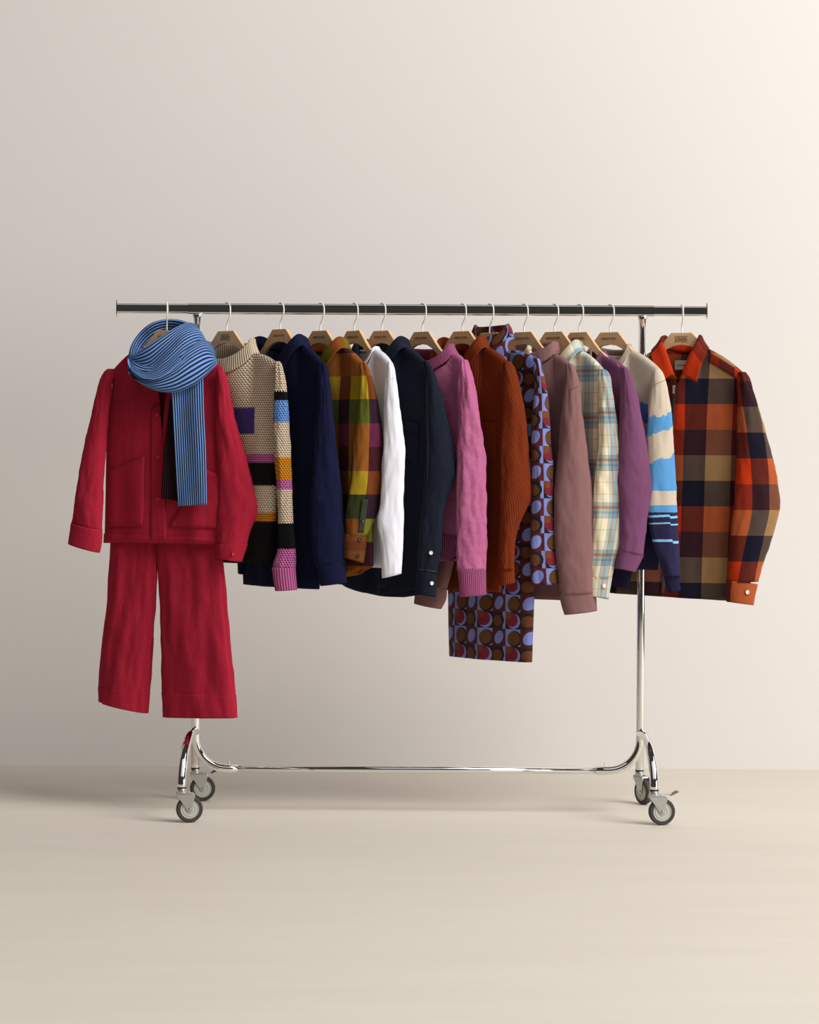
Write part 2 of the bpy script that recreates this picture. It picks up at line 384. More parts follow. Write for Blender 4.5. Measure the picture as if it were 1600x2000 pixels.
# ------------------------------------------------------------------ garment builders
class Garment:
    def __init__(g, name, label, hx, theta, base_py, category, group='garments hanging on the rail', yo=0.0):
        g.hx, g.th = hx, theta
        p = scr(hx, base_py, yo); g.H = Vector((p.x, yo, p.z))
        g.e = empty(name, g.H, -theta); tag(g.e, label, category, group)
        g.ex = Vector((math.cos(theta), -math.sin(theta), 0)); g.ey = Vector((math.sin(theta), math.cos(theta), 0))
        g.bvh = None; g.mats = {}
    def loc(g, w):
        d = w - g.H; return Vector((d.dot(g.ex), d.dot(g.ey), d.z))
    def pl(g, px, py, yo=0.0):
        """camera ray through a photo pixel met with the garment's own plane (offset yo)"""
        d = ray(px, py); t = (yo - (CP - g.H).dot(g.ey)) / d.dot(g.ey)
        return g.loc(CP + d * t)
    def body(g, mat, nk, sh, fy, by, hem, wa, wh, arm_drop=0.2, dn=0.045, df=0.026, db=0.045, vp=None, tail=0.0, back_drop=0.0,
             fold=0.010, seed=1.0, ds=0.009, hem_lift=0.0, name='body', th=0.0024, skew=0.0, boxy=0.0):
        n_ = g.pl(*nk); s_ = g.pl(*sh)
        xn, zn, xs, zs = n_.x, n_.z, s_.x, s_.z
        zf, zb, zh = g.pl(g.hx, fy).z, g.pl(g.hx, by).z, g.pl(g.hx, hem).z
        g.neck = (xn, zn, zf, zb, dn, ds, vp); g.sh = (xs, zs)
        def top(x, front):
            a = abs(x)
            if a <= xn:
                q = a / xn
                if front and vp: return zf + (zn - zf) * q ** vp
                z0 = zf if front else zb
                return zn - (zn - z0) * math.sqrt(max(0, 1 - q * q))
            q = (a - xn) / (xs - xn)
            return zn + (zs - zn) * (0.85 * q + 0.15 * q * q) + 0.006 * math.sin(math.pi * q)
        g.top = top
        za = zs - arm_drop
        def W(z):
            if z >= zs: return xs
            if z >= za:
                q = sstep(0, 1, (zs - z) / (zs - za)); return xs + (wa - xs) * q
            return wa + (wh - wa) * min(1.2, (za - z) / max(0.01, za - zh))
        sn = xn / xs
        half_s = list(np.linspace(0, sn, 11)) + list(np.linspace(sn, 1, 19))[1:]
        cols = [-s for s in half_s[:0:-1]] + half_s
        nr = 64; V = []; UV = []; nc = len(cols)
        for side in (0, 1):
            D = df if side == 0 else db
            for r in range(nr):
                t = (r / (nr - 1)) ** 1.15
                for s in cols:
                    x0 = s * xs; zt = top(x0, side == 0)
                    zend = zh + tail * abs(s) ** 2.2 - (back_drop if side else 0) * (1 - abs(s) ** 4) + hem_lift * s
                    z = zt + (zend - zt) * t
                    x = s * W(z)
                    q = min(1, abs(x0) / xn)
                    y0 = ds + (dn - ds) * math.sqrt(max(0, 1 - q * q))
                    drop = zn - z
                    Dd = y0 + (D - y0) * sstep(0.0, 0.22, zt - z + max(0, (zn - zt) * 0.4))
                    pb = max(0.0, 1 - abs(s) ** 4) ** 0.5; pf = pb if side else (1 - boxy) * max(0.0, 1 - abs(s) ** 2.2) ** 0.85 + boxy * pb
                    fl = fold * sstep(0.08, 0.5, zt - z) * (0.55 if side == 0 else 1) * (math.sin(x * 34 + seed * 3 + 2 * side) + 0.7 * math.sin(x * 61 + seed * 5 + z * 3 + side))
                    fl += fold * 0.9 * fbm(x * 7 + seed * 9, z * 3.2, side * 3) * sstep(0.02, 0.2, zt - z)
                    y = max((Dd + fl) * pf, 0.012 * max(0.0, 1 - abs(s) ** 10) * sstep(-0.01, 0.012, zt - z) * (1 if zn - z < 0.2 else 0.4))
                    V.append((x + skew * (zn - z), -y if side == 0 else y, z)); UV.append((x + (0.9 if side else 0), z + g.H.z))
        Fc = grid_faces(nr, nc); off = nr * nc
        Fb = [tuple(i + off for i in f[::-1]) for f in Fc]
        Fs = []
        for c in range(nc - 1):
            m_ = abs(cols[c] + cols[c + 1]) / 2
            if m_ > sn: Fs.append((c, c + off, c + 1 + off, c + 1))
        allF = Fc + Fb + Fs
        uvs = [[UV[i] for i in f] for f in allF]
        o = mesh_obj(name, V, allF, mat, g.e, uvs=uvs, weld=1e-5)
        g.bvh = BVHTree.FromPolygons([v.co.copy() for v in o.data.vertices], [tuple(p.vertices) for p in o.data.polygons])
        solid(o, th); g.bodyo = o; return o
    def neck_pt(g, a):
        xn, zn, zf, zb, dn, ds, vp = g.neck
        x = xn * math.sin(a); c = math.cos(a); q = abs(math.sin(a))
        if c >= 0: z = (zf + (zn - zf) * q ** vp) if vp else zn - (zn - zf) * c
        else: z = zn - (zn - zb) * (-c)
        return Vector((x, -(ds + (dn - ds) * abs(c)) * (1 if c >= 0 else -1) if abs(c) > 1e-4 else 0, z))
    def band(g, mat, h, shrink=0.12, flare=0.0, crumple=0.0, name='neck_band', th=0.004, n=96, rows=10, lean=0.0, roll=0.0):
        """a knitted band all round the neck opening"""
        xn, zn, zf, zb, dn, ds, vp = g.neck
        V = []; UV = []; arc = 0; prev = None; arcs = []
        for k in range(n + 1):
            p = g.neck_pt(2 * math.pi * k / n)
            if prev is not None: arc += (p - prev).length
            prev = p; arcs.append(arc)
        for r in range(rows):
            t = r / (rows - 1)
            for k in range(n + 1):
                a = 2 * math.pi * k / n; p = g.neck_pt(a)
                sc_ = 1 - shrink * math.sin(t * math.pi / 2) + flare * t * t
                cr = crumple * math.sin(t * 5 + 3 * a) * (0.3 + t)
                z = p.z + h * t * (1 + 0.0 * a)
                if roll: z = p.z + h * math.sin(min(1, t / 0.55) * math.pi / 2) - (roll * max(0, t - 0.55) / 0.45)
                rs = sc_ + (0.16 * max(0, t - 0.5) if roll else 0)
                V.append((p.x * rs + cr, (p.y - 0.0) * (rs + 0.0) + lean * t + cr * 0.6 - (0.004 if math.cos(a) > 0 else -0.004) * (1 - t), z + cr * 0.3)); UV.append((arcs[k], h * t))
        o = mesh_obj(name, V, grid_faces(rows, n + 1), mat, g.e, uvs=UV, weld=1e-5)
        solid(o, th); return o
    def collar(g, mat, stand=0.03, leaf=0.055, point=None, spread=0.022, name='collar', th=0.003, lift=0.0):
        """open shirt collar: stand, fold and leaf with points"""
        xn, zn, zf, zb, dn, ds, vp = g.neck
        N = [g.neck_pt(a) for a in (0.12, 0.55, 1.05, 1.57, 2.2, 3.14159)]
        C = [N[0] + Vector((0.004, -0.006, 0.010)), N[1] + Vector((0.0, -0.008, 0.018)), N[2] + Vector((0.0, -0.008, stand * 0.8)),
             N[3] + Vector((-0.006, 0.0, stand * 1.05)), N[4] + Vector((-0.004, 0.004, stand * 1.1 + lift)), N[5] + Vector((0, 0.006, stand * 1.1 + lift))]
        pt = Vector(point) if point else Vector((0.052, -0.018, -0.022))
        E = [N[0] + pt, N[1] + Vector((spread * 1.6, -0.020, -0.018)), N[2] + Vector((spread * 1.4, -0.022, -0.012)),
             N[3] + Vector((spread * 1.0, -0.006, -0.006)), N[4] + Vector((0.012, 0.026, -leaf * 0.25)), N[5] + Vector((0, 0.03, -leaf * 0.35))]
        n = 30
        Nn, Cc, Ee = cat(N, n), cat(C, n), cat(E, n)
        rows = []
        for t in (0, 0.35, 0.7, 0.92): rows.append([a + (b - a) * t for a, b in zip(Nn, Cc)])
        for t in (0.0, 0.06, 0.2, 0.4, 0.6, 0.8, 0.95, 1.0):
            rows.append([a + (b - a) * t + np.array((0, -0.004 if i < n * 0.6 else 0.003, 0.006)) * math.sin(min(1, t * 2.2) * math.pi) for i, (a, b) in enumerate(zip(Cc, Ee))])
        V = []; UV = []; arc = [0]
        for i in range(1, n): arc.append(arc[-1] + float(np.linalg.norm(Cc[i] - Cc[i - 1])))
        vv = [0, 0.01, 0.02, 0.028, 0.03, 0.034, 0.042, 0.055, 0.066, 0.077, 0.084, 0.088]
        for j, row in enumerate(rows):
            left = [(-p[0], p[1], p[2]) for p in row]; full = [tuple(p) for p in row] + left[-2::-1]
            for i, p in enumerate(full):
                V.append(p); a_ = arc[i] if i < n else 2 * arc[-1] - arc[2 * n - 2 - i]
                UV.append((a_, vv[j]))
        o = mesh_obj(name, V, grid_faces(len(rows), 2 * n - 1), mat, g.e, uvs=UV)
        solid(o, th); return o
    def tube(g, name, mat, rows, alpha=None, b=0.024, wr=0.004, nr=70, n=44, seed=0.0, mirror=False, th=0.0022, cap=True, uoff=0.0, zf=1.0):
        """rows: (xl,yl,xr,yr[,Y[,b]]) photo pixels of the two edges of a hanging tube at depth Y"""
        al = math.radians(-8) if alpha is None else alpha
        full = []
        for r in rows:
            r = list(r)
            if len(r) == 3: r = [r[1], r[0], r[2], r[0]]
            if len(r) < 5: r.append(g.ys)
            if len(r) < 6: r.append(b)
            full.append(r)
        # resample by length
        cum = [0.0]
        for a, c in zip(full, full[1:]): cum.append(cum[-1] + max(4.0, abs((a[1] + a[3]) - (c[1] + c[3])) / 2))
        dense = cat(full, 400); m = len(full) - 1
        tk = [min(1, i / 399) * m for i in range(400)]
        ln = np.array([np.interp(t, range(m + 1), cum) for t in tk])
        R = [[np.interp(x, ln, [d[j] for d in dense]) for j in range(6)] for x in np.linspace(0, cum[-1], nr)]
        V = []; UV = []
        e = Vector((math.cos(al), -math.sin(al), 0)); nv = Vector((-math.sin(al), -math.cos(al), 0))
        for i, (x0, y0, x1, y1, Y, bb) in enumerate(R):
            L, Rr = scr(x0, y0, Y), scr(x1, y1, Y); c = (L + Rr) / 2; hx = (Rr.x - L.x) / 2; hz = (Rr.z - L.z) / 2
            bb = min(bb, hx * 0.95)
            a = math.sqrt(max(1e-8, hx * hx - (bb * math.sin(al)) ** 2)) / math.cos(al)
            if a < bb: a = bb = hx
            ring = []
            for k in range(n + 1):
                ph = -math.pi + 2 * math.pi * k / n
                sp, cp = math.sin(ph), math.cos(ph)
                p = c + e * (a * sp) + nv * (bb * cp) + Vector((0, 0, hz * sp))
                d = (e * sp + nv * cp)
                phn = ph if k < n else -math.pi
                w_ = wr * (fbm(math.cos(phn) * 1.6 + seed, math.sin(phn) * 1.6 + seed * 2, p.z * 9 * zf) * 1.1 + 0.5 * fbm(math.cos(phn) * 3 + seed, math.sin(phn) * 3, p.z * 22 * zf))
                ring.append(p + d * w_)
            arc = [0]
            for k in range(n): arc.append(arc[-1] + (ring[k + 1] - ring[k]).length)
            mid = arc[n // 2]
            for k, p in enumerate(ring): V.append(g.loc(p)); UV.append((arc[k] - mid + uoff, c.z + hz * math.sin(-math.pi + 2 * math.pi * k / n)))
        Fc = grid_faces(nr, n + 1)
        if cap: Fc.append(tuple(range(n + 1))[::-1])
        uvs = [[UV[i] for i in f] for f in Fc]
        o = mesh_obj(name, V, Fc, mat, g.e, uvs=uvs, weld=1e-6); solid(o, th)
        if mirror:
            o2 = o.copy(); COL.objects.link(o2); o2.parent = g.e; o2.scale = (-1, 1, 1); o2.location = (0.04, 0.015, 0.02)
        return o
    def hit(g, px, py, bvh=None):
        d = ray(px, py).normalized(); lo = g.loc(CP); ld = Vector((d.dot(g.ex), d.dot(g.ey), d.z))
        h, nn, i, dist = (bvh or g.bvh).ray_cast(lo, ld)
        if h is None: return None, None
        if nn.dot(ld) > 0: nn = -nn
        return h, nn
    def patch(g, name, mat, corners, nx=14, ny=14, off=0.003, th=0.002, parent=None, bvh=None, uvdir=None, smooth_n=True):
        """cloth piece sewn on: a four-cornered outline laid on the garment"""
        tl, tr, br, bl = [np.array(c, float) for c in corners]
        V = []; UV = []
        for j in range(ny):
            for i in range(nx):
                u, v = i / (nx - 1), j / (ny - 1)
                p = (tl * (1 - u) + tr * u) * (1 - v) + (bl * (1 - u) + br * u) * v
                h, nn = g.hit(p[0], p[1], bvh)
                if h is None: h, nn = g.pl(p[0], p[1], -0.012), Vector((0, -1, 0))
                V.append(h + Vector((0, -1, 0)) * off * 0.4 + nn * off * 0.6); UV.append((h.x, h.z + g.H.z))
        o = mesh_obj(name, V, grid_faces(ny, nx), mat, g.e, uvs=UV); solid(o, th); return o
    def button(g, px, py, mat, r=0.006, name='button', bvh=None, off=0.004):
        h, nn = g.hit(px, py, bvh)
        if h is None: h, nn = g.pl(px, py, -0.05), Vector((0, -1, 0))
        o = lathe(name, [(0, 0.0012), (r * 0.55, 0.0012), (r * 0.62, 0.0022), (r * 0.9, 0.0024), (r, 0.0014), (r, -0.001), (0, -0.001)], mat, g.e, 20)
        o.location = h + nn * off
        o.rotation_euler = nn.to_track_quat('Z', 'Y').to_euler(); return o
    def seam(g, pts, mat, bvh=None, r=0.0007, n=24, name='seam_stitching', off=0.0022):
        P = []
        for q in cat(pts, n):
            h, nn = g.hit(q[0], q[1], bvh)
            if h is not None: P.append(h + nn * off)
        if len(P) > 2: return sweep(name, P, r, mat, g.e, n=6)
    def bvh_of(g, o):
        return BVHTree.FromPolygons([v.co.copy() for v in o.data.vertices], [tuple(p.vertices) for p in o.data.polygons])
R_ = math.radians
def zpy(py, Y=0.0): return scr(800, py, Y).z

# ------------------------------------------------------------------ 1 red corduroy jacket, trousers, scarf
RED = m_cord('red_corduroy', '#a81b32', '#871225', 0.0056, '#c5455d')
RED_B = simple('red_button', '#b3202f', 0.4)
g = Garment('corduroy_jacket', 'crimson corduroy jacket with two patch pockets, under the blue scarf', 326, R_(21), 1063, 'jacket')
g.body(RED, (378, 676), (436, 722), 850, 690, 1060, 0.222, 0.229, arm_drop=0.2, dn=0.035, df=0.042, db=0.012, vp=0.42, fold=0.006, seed=1.3, ds=0.007, boxy=1.0)
g.ys = -0.097
s1 = g.tube('sleeve', RED, [(721, 424, 433), (730, 423, 440), (755, 423, 447), (812, 423, 457), (887, 423, 478), (945, 423, 493), (985, 423, 504), (1005, 423, 501), (1035, 423, 490), (1066, 423, 481)], b=0.03, seed=3, alpha=R_(8))
c1 = g.tube('cuff', RED, [(1062, 422, 483), (1078, 422, 478), (423, 1091, 471, 1097)], b=0.0305, alpha=R_(8), nr=14, cap=False, th=0.004, wr=0.003, seed=3)
g.button(455, 1082, RED_B, 0.006, bvh=g.bvh_of(c1), off=0.005)
s2 = g.tube('sleeve', RED, [[213, 721, 223, 721, 0.078], [206, 727, 223, 727, 0.075], [196, 745, 219, 745, 0.065], [183, 790, 214, 790, 0.04], [167, 860, 208, 862, 0.02], [150, 945, 203, 950, 0.0], [139, 1024, 199.5, 1036, -0.01]], alpha=R_(18), b=0.03, seed=8)
g.tube('cuff', RED, [[138.5, 1022, 199.5, 1034, -0.02], [136, 1042, 199, 1056, -0.02], [133, 1062, 195, 1079, -0.02]], alpha=R_(18), b=0.03, nr=14, cap=False, th=0.004, wr=0.001)
g.patch('pocket', RED, [(212, 922), (284, 890), (280, 1027), (209, 1029)], off=0.005, th=0.003)
g.patch('pocket', RED, [(404, 918), (428, 926), (424, 1032), (330, 1028)], off=0.005, th=0.003)
g.patch('button_placket', RED, [(297, 800), (316, 780), (326, 1056), (296, 1056)], nx=8, ny=26, off=0.004, th=0.003)
g.patch('hem_band', RED, [(204, 1042), (424, 1050), (424, 1064), (203, 1060)], nx=40, ny=4, off=0.002, th=0.002)
for q in ((309, 811), (311, 893), (310, 975)): g.button(q[0], q[1], RED_B, 0.0075, off=0.008)
jacket = g

t = Garment('corduroy_trousers', 'crimson wide-leg corduroy trousers hanging below the red jacket', 326, R_(21), 1400, 'trousers')
L = [[219, 985, 304, 985, 0.047, 0.006], [216, 1035, 305, 1035, 0.045, 0.009], [215, 1070, 306, 1070, 0.041, 0.014], [207, 1150, 307, 1152, 0.035, 0.025], [200, 1225, 301, 1230, 0.03, 0.034], [192, 1300, 294, 1308, 0.03, 0.036], [189.5, 1345, 290, 1352, 0.03, 0.036], [189, 1369, 287.5, 1390, 0.03, 0.036]]
Rr = [[304, 985, 428, 985, -0.03, 0.006], [304, 1035, 432, 1035, -0.032, 0.009], [305, 1070, 434, 1070, -0.036, 0.014], [309, 1150, 440, 1152, -0.045, 0.024], [312, 1225, 448, 1228, -0.055, 0.032], [315, 1300, 457, 1300, -0.06, 0.036], [317, 1358, 461.5, 1358, -0.062, 0.036], [319.5, 1402, 465, 1398, -0.062, 0.036]]
t.ys = 0
t.tube('trouser_leg', RED, L, alpha=R_(20), b=0.035, seed=2, wr=0.009, nr=100, n=60, zf=0.3)
t.tube('trouser_leg', RED, Rr, alpha=R_(20), b=0.035, seed=6, wr=0.009, nr=90, n=60, zf=0.3)
t.tube('leg_hem', RED, [[189, 1342, 290.8, 1349, 0.03], [188.5, 1357, 289.2, 1370, 0.03], [188.3, 1370, 288.2, 1391, 0.03]], alpha=R_(20), b=0.0369, seed=2, wr=0.009, zf=0.3, nr=16, cap=False, n=60)
t.tube('leg_hem', RED, [[316.2, 1355, 462, 1355, -0.062], [317.3, 1378, 464, 1376, -0.062], [318.8, 1403, 465.8, 1399, -0.062]], alpha=R_(20), b=0.0369, seed=6, wr=0.009, zf=0.3, nr=16, cap=False, n=60)
t.tube('waistband', RED, [[224, 962, 420, 962, 0.006], [222, 985, 425, 985, 0.006], [221, 1000, 427, 1000, 0.006]], alpha=R_(21), b=0.007, wr=0.001, nr=12, cap=False, n=60)

def m_scarf(name, blue, pale, dark, axis, period, duty=0.42):
    n = NT(name); u, v = n.uv(); x = u if axis == 'u' else v
    f = n.per(x, period)
    tri = n.m('ABSOLUTE', n.m('SUBTRACT', f, 0.5))                      # 0 centre of rib .. 0.5 groove
    bl = n.noise(n.vec(n.m('MULTIPLY', u, 6.0), n.m('MULTIPLY', v, 6.0)), 1.0, 1.0)
    c = n.mix(n.m('GREATER_THAN', tri, 0.5 - duty / 2), n.mix(bl, blue, pale), dark)
    h = n.m('COSINE', n.m('MULTIPLY', n.m('SUBTRACT', f, 0.5), 2 * math.pi))
    st = n.m('SINE', n.m('MULTIPLY', u if axis == 'v' else v, 2 * math.pi / 0.003))
    nb = n.bump(h, 0.8, 0.003, n.bump(st, 0.15, 0.001))
    return n.fin(c, 0.95, 0.2, pale, nb, spec=0.1)
SC_V = m_scarf('blue_rib_knit', '#6490d4', '#8fb3ea', '#191c38', 'v', 0.0085)
SC_U = m_scarf('blue_rib_knit_tail', '#6490d4', '#8fb3ea', '#191c38', 'u', 0.0085)
SC_D = m_scarf('dark_rib_knit', '#2a1216', '#331a1e', '#100a10', 'u', 0.0085)
sc0 = scr(330, 990, -0.1)
scarf = empty('scarf', sc0); tag(scarf, 'blue ribbed knit scarf with dark stripes wound round the red jacket', 'scarf')
def cloth_grid(name, mat, curves, ns, nt, parent, vlen, fold=None, th=0.006, ulen=0.5):
    cs = [cat(c, ns) for c in curves]
    V = []; UV = []
    for j in range(nt):
        tt = j / (nt - 1)
        for i in range(ns):
            s = i / (ns - 1)
            k = tt * (len(cs) - 1); a = min(int(k), len(cs) - 2); f = k - a
            P = [cs[max(a - 1, 0)][i], cs[a][i], cs[a + 1][i], cs[min(a + 2, len(cs) - 1)][i]]
            q = 0.5 * (2 * P[1] + (P[2] - P[0]) * f + (2 * P[0] - 5 * P[1] + 4 * P[2] - P[3]) * f * f + (3 * P[1] - P[0] - 3 * P[2] + P[3]) * f ** 3)
            Y = q[2] + (fold(s, tt) if fold else 0)
            V.append(scr(q[0], q[1], Y) - sc0); UV.append((s * ulen, tt * vlen))
    o = mesh_obj(name, V, grid_faces(nt, ns), mat, parent, uvs=UV); solid(o, th); return o
T_ = [(255, 692, -0.03), (263, 693, -0.055), (288, 676, -0.075), (318, 656, -0.075), (346, 639, -0.06), (370, 631, -0.03), (388, 640, 0.0)]
M1 = [(252, 698, -0.03), (262, 716, -0.075), (292, 722, -0.10), (328, 692, -0.105), (360, 662, -0.085), (386, 652, -0.045), (400, 664, 0.0)]
M2 = [(251, 702, -0.03), (259, 732, -0.08), (290, 744, -0.112), (334, 727, -0.125), (372, 698, -0.115), (402, 684, -0.075), (420, 697, -0.03)]
B_ = [(252, 706, -0.03), (264, 738, -0.07), (298, 760, -0.095), (336, 766, -0.105), (372, 755, -0.112), (402, 734, -0.105), (425, 708, -0.07)]
for c_, yy in ((T_, 684), (M1, 690), (M2, 697), (B_, 702)):
    c_.insert(0, (262, yy, 0.03)); c_.append((c_[-1][0] - 14, c_[-1][1] + 4, 0.05))
A2 = [(262, 694, 0.03), (251, 700, -0.045), (257, 722, -0.092), (282, 738, -0.122), (314, 737, -0.135), (352, 709, -0.128), (388, 686, -0.09), (416, 694, -0.045), (402, 698, 0.05)]
cloth_grid('neck_wrap', SC_V, [T_, M1, A2], 70, 90, scarf, 0.125,
           lambda s, q: -0.011 * math.sin(2 * math.pi * (1.55 * q + 0.5 * s * s + 0.1)) * math.sin(math.pi * min(1, s * 1.1)) ** 0.5 * math.sin(math.pi * min(1, q * 1.3 + 0.05)))
Bt = [(264, 684, 0.03), (254, 690, -0.03), (264, 706, -0.065), (292, 715, -0.092), (326, 705, -0.10), (362, 680, -0.09), (396, 664, -0.06), (420, 684, -0.025), (404, 690, 0.05)]
cloth_grid('neck_wrap', SC_V, [Bt, M2, B_], 70, 80, scarf, 0.115,
           lambda s, q: -0.008 * math.sin(2 * math.pi * (1.6 * q - 0.7 * s + 0.2)) * math.sin(math.pi * min(1, s * 1.1)) ** 0.5 * math.sin(math.pi * q))
O_ = [(254, 700, -0.03), (259, 675, 0.0), (275, 650, 0.04), (298, 632, 0.07), (328, 625, 0.085), (360, 629, 0.07), (386, 645, 0.045), (401, 668, 0.02), (404, 695, 0.0)]
I_ = [(263, 712, -0.03), (272, 690, 0.0), (284, 672, 0.05), (304, 655, 0.085), (330, 647, 0.1), (358, 652, 0.085), (380, 668, 0.05), (392, 685, 0.02), (396, 702, 0.0)]
Md = [((a[0] + b[0]) / 2 - 1, (a[1] + b[1]) / 2 - 1, (a[2] + b[2]) / 2 + 0.006) for a, b in zip(O_, I_)]
Ob = [(a[0] - 3 if a[0] < 328 else a[0] + 3, a[1] + 8, a[2] + 0.02) for a in O_]
Oc = [(a[0] - 1 if a[0] < 328 else a[0] + 2, a[1] + 32, a[2] + 0.03) for a in O_]
cloth_grid('neck_loop', SC_V, [I_, Md, O_, Ob, Oc], 60, 60, scarf, 0.085, lambda s, q: 0.004 * math.sin(2 * math.pi * (2 * q + 0.2 * math.sin(4 * s))))
def tail(name, mat, left, right, off, ns, nt, fold, seed):
    Lc, Rc = cat(left, nt), cat(right, nt); V = []; UV = []
    for j in range(nt):
        for i in range(ns):
            s = i / (ns - 1); p = Lc[j] * (1 - s) + Rc[j] * s
            h, nn = jacket.hit(p[0], p[1])
            Yw = -0.1
            if h is not None: Yw = (jacket.H + jacket.ex * h.x + jacket.ey * h.y).y
            Y = min(-0.06, Yw) - off - fold * (1 + math.sin(s * 9 + seed + 0.6 * math.sin(j / nt * 4)))
            V.append((p[0], p[1], Y)); UV.append((s * 0.118, j / (nt - 1) * 0.4))
    ar = np.array(V).reshape(nt, ns, 3)
    for _ in range(10):                                        # relax depth so the cloth hangs smoothly
        Y = ar[:, :, 2]; P = np.pad(Y, 1, mode='edge')
        sm = (P[:-2, 1:-1] + P[2:, 1:-1] + P[1:-1, :-2] + P[1:-1, 2:]) / 4; ar[:, :, 2] = np.minimum(0.5 * Y + 0.5 * sm, Y + 0.0005)
    V = [scr(*q) - sc0 for q in ar.reshape(-1, 3)]
    o = mesh_obj(name, V, grid_faces(nt, ns), mat, scarf, uvs=UV); solid(o, 0.004); return o
o = tail('hanging_end', SC_U, [(334, 752), (337, 800), (340, 857), (345, 945), (348, 989)], [(397, 722), (398.5, 795), (402, 870), (403.5, 930), (404.5, 985)], 0.024, 40, 60, 0.004, 0.4)
o = tail('hanging_end', SC_D, [(332, 780), (325, 840), (320, 890), (317, 930), (315, 973)], [(372, 778), (374, 840), (376, 890), (378, 930), (378, 984)], 0.010, 24, 40, 0.001, 2.0)
o['label'] = 'dark maroon reverse side of the scarf end'

# ------------------------------------------------------------------ knit materials
def m_stripe_knit(name, lst, period=0.0065, square=None, v_off=0.0, chunky=True, wob=0.002):
    n = NT(name); u, v = n.uv()
    k = 2 * math.pi / period
    row = n.m('FLOOR', n.m('DIVIDE', v, period * 0.8))
    fx = n.m('FRACT', n.m('ADD', n.m('DIVIDE', u, period), n.m('MULTIPLY', row, 0.5))); fy = n.m('FRACT', n.m('DIVIDE', v, period * 0.8))
    dx, dy = n.m('SUBTRACT', fx, 0.5), n.m('SUBTRACT', fy, 0.5)
    dx = n.m('ADD', dx, n.m('MULTIPLY', dy, 0.45))
    st = n.m('SUBTRACT', 1.0, n.m('MULTIPLY', n.m('ADD', n.m('MULTIPLY', dx, dx), n.m('MULTIPLY', dy, dy)), 3.2))
    wv = n.m('MULTIPLY', n.m('SINE', n.m('MULTIPLY', u, k)), wob)
    c = bands(n, v, lst, wv)
    if square:
        x0, x1, z0, z1, col = square
        ins = n.m('MULTIPLY', n.m('MULTIPLY', n.m('GREATER_THAN', u, x0), n.m('LESS_THAN', u, x1)), n.m('MULTIPLY', n.m('GREATER_THAN', n.m('ADD', v, wv), z0), n.m('LESS_THAN', n.m('ADD', v, wv), z1)))
        c = n.mix(ins, c, col)
    hole = n.m('LESS_THAN', st, 0.25)
    c = n.mix(n.m('MULTIPLY', hole, 0.7), c, n.mix(1.0, c, '#4a3a33', 'MULTIPLY'))
    nb = n.bump(st, 0.9, 0.004)
    return n.fin(c, 0.95, 0.03, '#ffffff', nb, spec=0.1)

# ------------------------------------------------------------------ 2 beige chunky sweater with stripes
BE, BK, BL, OR, PK, PU = '#d8c2a8', '#0c0b0c', '#6a97da', '#cf8420', '#c264a0', '#4b3a86'
g = Garment('striped_sweater', 'chunky beige mock-neck sweater with black, orange and pink stripes and purple square', 443, R_(39), 1100, 'sweater')
g.ys = -0.149
q0, q1 = g.pl(452, 800, -0.036), g.pl(491, 850, -0.036)
Bd = m_stripe_knit('chunky_knit_body', [(9, BE), (zpy(888), PK), (zpy(905), BK), (zpy(949), BE), (zpy(1001), OR), (zpy(1018), BK)], 0.0092, (q0.x, q1.x, zpy(850), zpy(799), PU))
Y = g.ys
Bs = m_stripe_knit('chunky_knit_sleeve', [(9, BE), (zpy(766, Y), BK), (zpy(783, Y), BL), (zpy(826, Y), BE), (zpy(895, Y), OR), (zpy(938, Y), PK), (zpy(957, Y), BE), (zpy(1023, Y), BK), (zpy(1073, Y), PK)], 0.0092)
RIBB = m_rib('beige_rib', '#d3c1a6', '#93806b', 0.009)
RIBP = m_rib('pink_rib', '#b8608f', '#7d3a63', 0.0085)
g.body(Bd, (499, 690), (545, 713), 733, 700, 1098, 0.225, 0.205, boxy=0.8, dn=0.06, df=0.026, db=0.04, fold=0.007, seed=2.1)
g.band(RIBB, 0.050, shrink=0.13)
g.tube('sleeve', Bs, [(706, 540, 546), (713, 537, 551), (725, 537, 554), (745, 536, 558), (775, 535.5, 561), (830, 534.5, 564), (897, 537, 568), (947, 540, 570), (1025, 543, 573), (1072, 544, 576), (1100, 536, 577), (1112, 535, 577)], b=0.02, seed=4, wr=0.003, mirror=True)
g.tube('cuff', RIBP, [(1108, 532, 577), (1130, 535, 578), (539, 1154, 579.5, 1152)], b=0.022, wr=0.001, nr=16, cap=False, mirror=True, th=0.004)

# ------------------------------------------------------------------ 3 navy corduroy shirt
NAVY = m_cord('navy_corduroy', '#0f1233', '#080a1c', 0.0056, '#2f3864', fleck=0.10)
NB = simple('navy_button', '#1a1c2c', 0.4)
g = Garment('corduroy_shirt', 'navy blue corduroy overshirt between the striped sweater and the checked shirt', 547, R_(47), 1150, 'shirt')
g.ys = -0.175
g.body(NAVY, (590, 672), (632, 713), 742, 690, 1146, 0.225, 0.19, vp=1.0, dn=0.05, df=0.026, db=0.04, fold=0.008, seed=3.3)
g.collar(NAVY, stand=0.03)
g.tube('sleeve', NAVY, [(709, 626, 633), (716, 623, 638), (740, 622, 643), (780, 621, 648), (855, 614, 656), (930, 610, 663), (985, 609, 670), (1035, 610, 673), (1080, 612, 674), (1102, 616, 675)], b=0.024, seed=5, mirror=True)
g.tube('cuff', NAVY, [(1098, 617, 673), (1118, 622, 675), (627, 1144, 677, 1138)], b=0.024, nr=14, cap=False, mirror=True, th=0.004, wr=0.001)
g.patch('button_placket', NAVY, [(536, 745), (549, 742), (552, 1140), (536, 1140)], nx=6, ny=30, off=0.004)

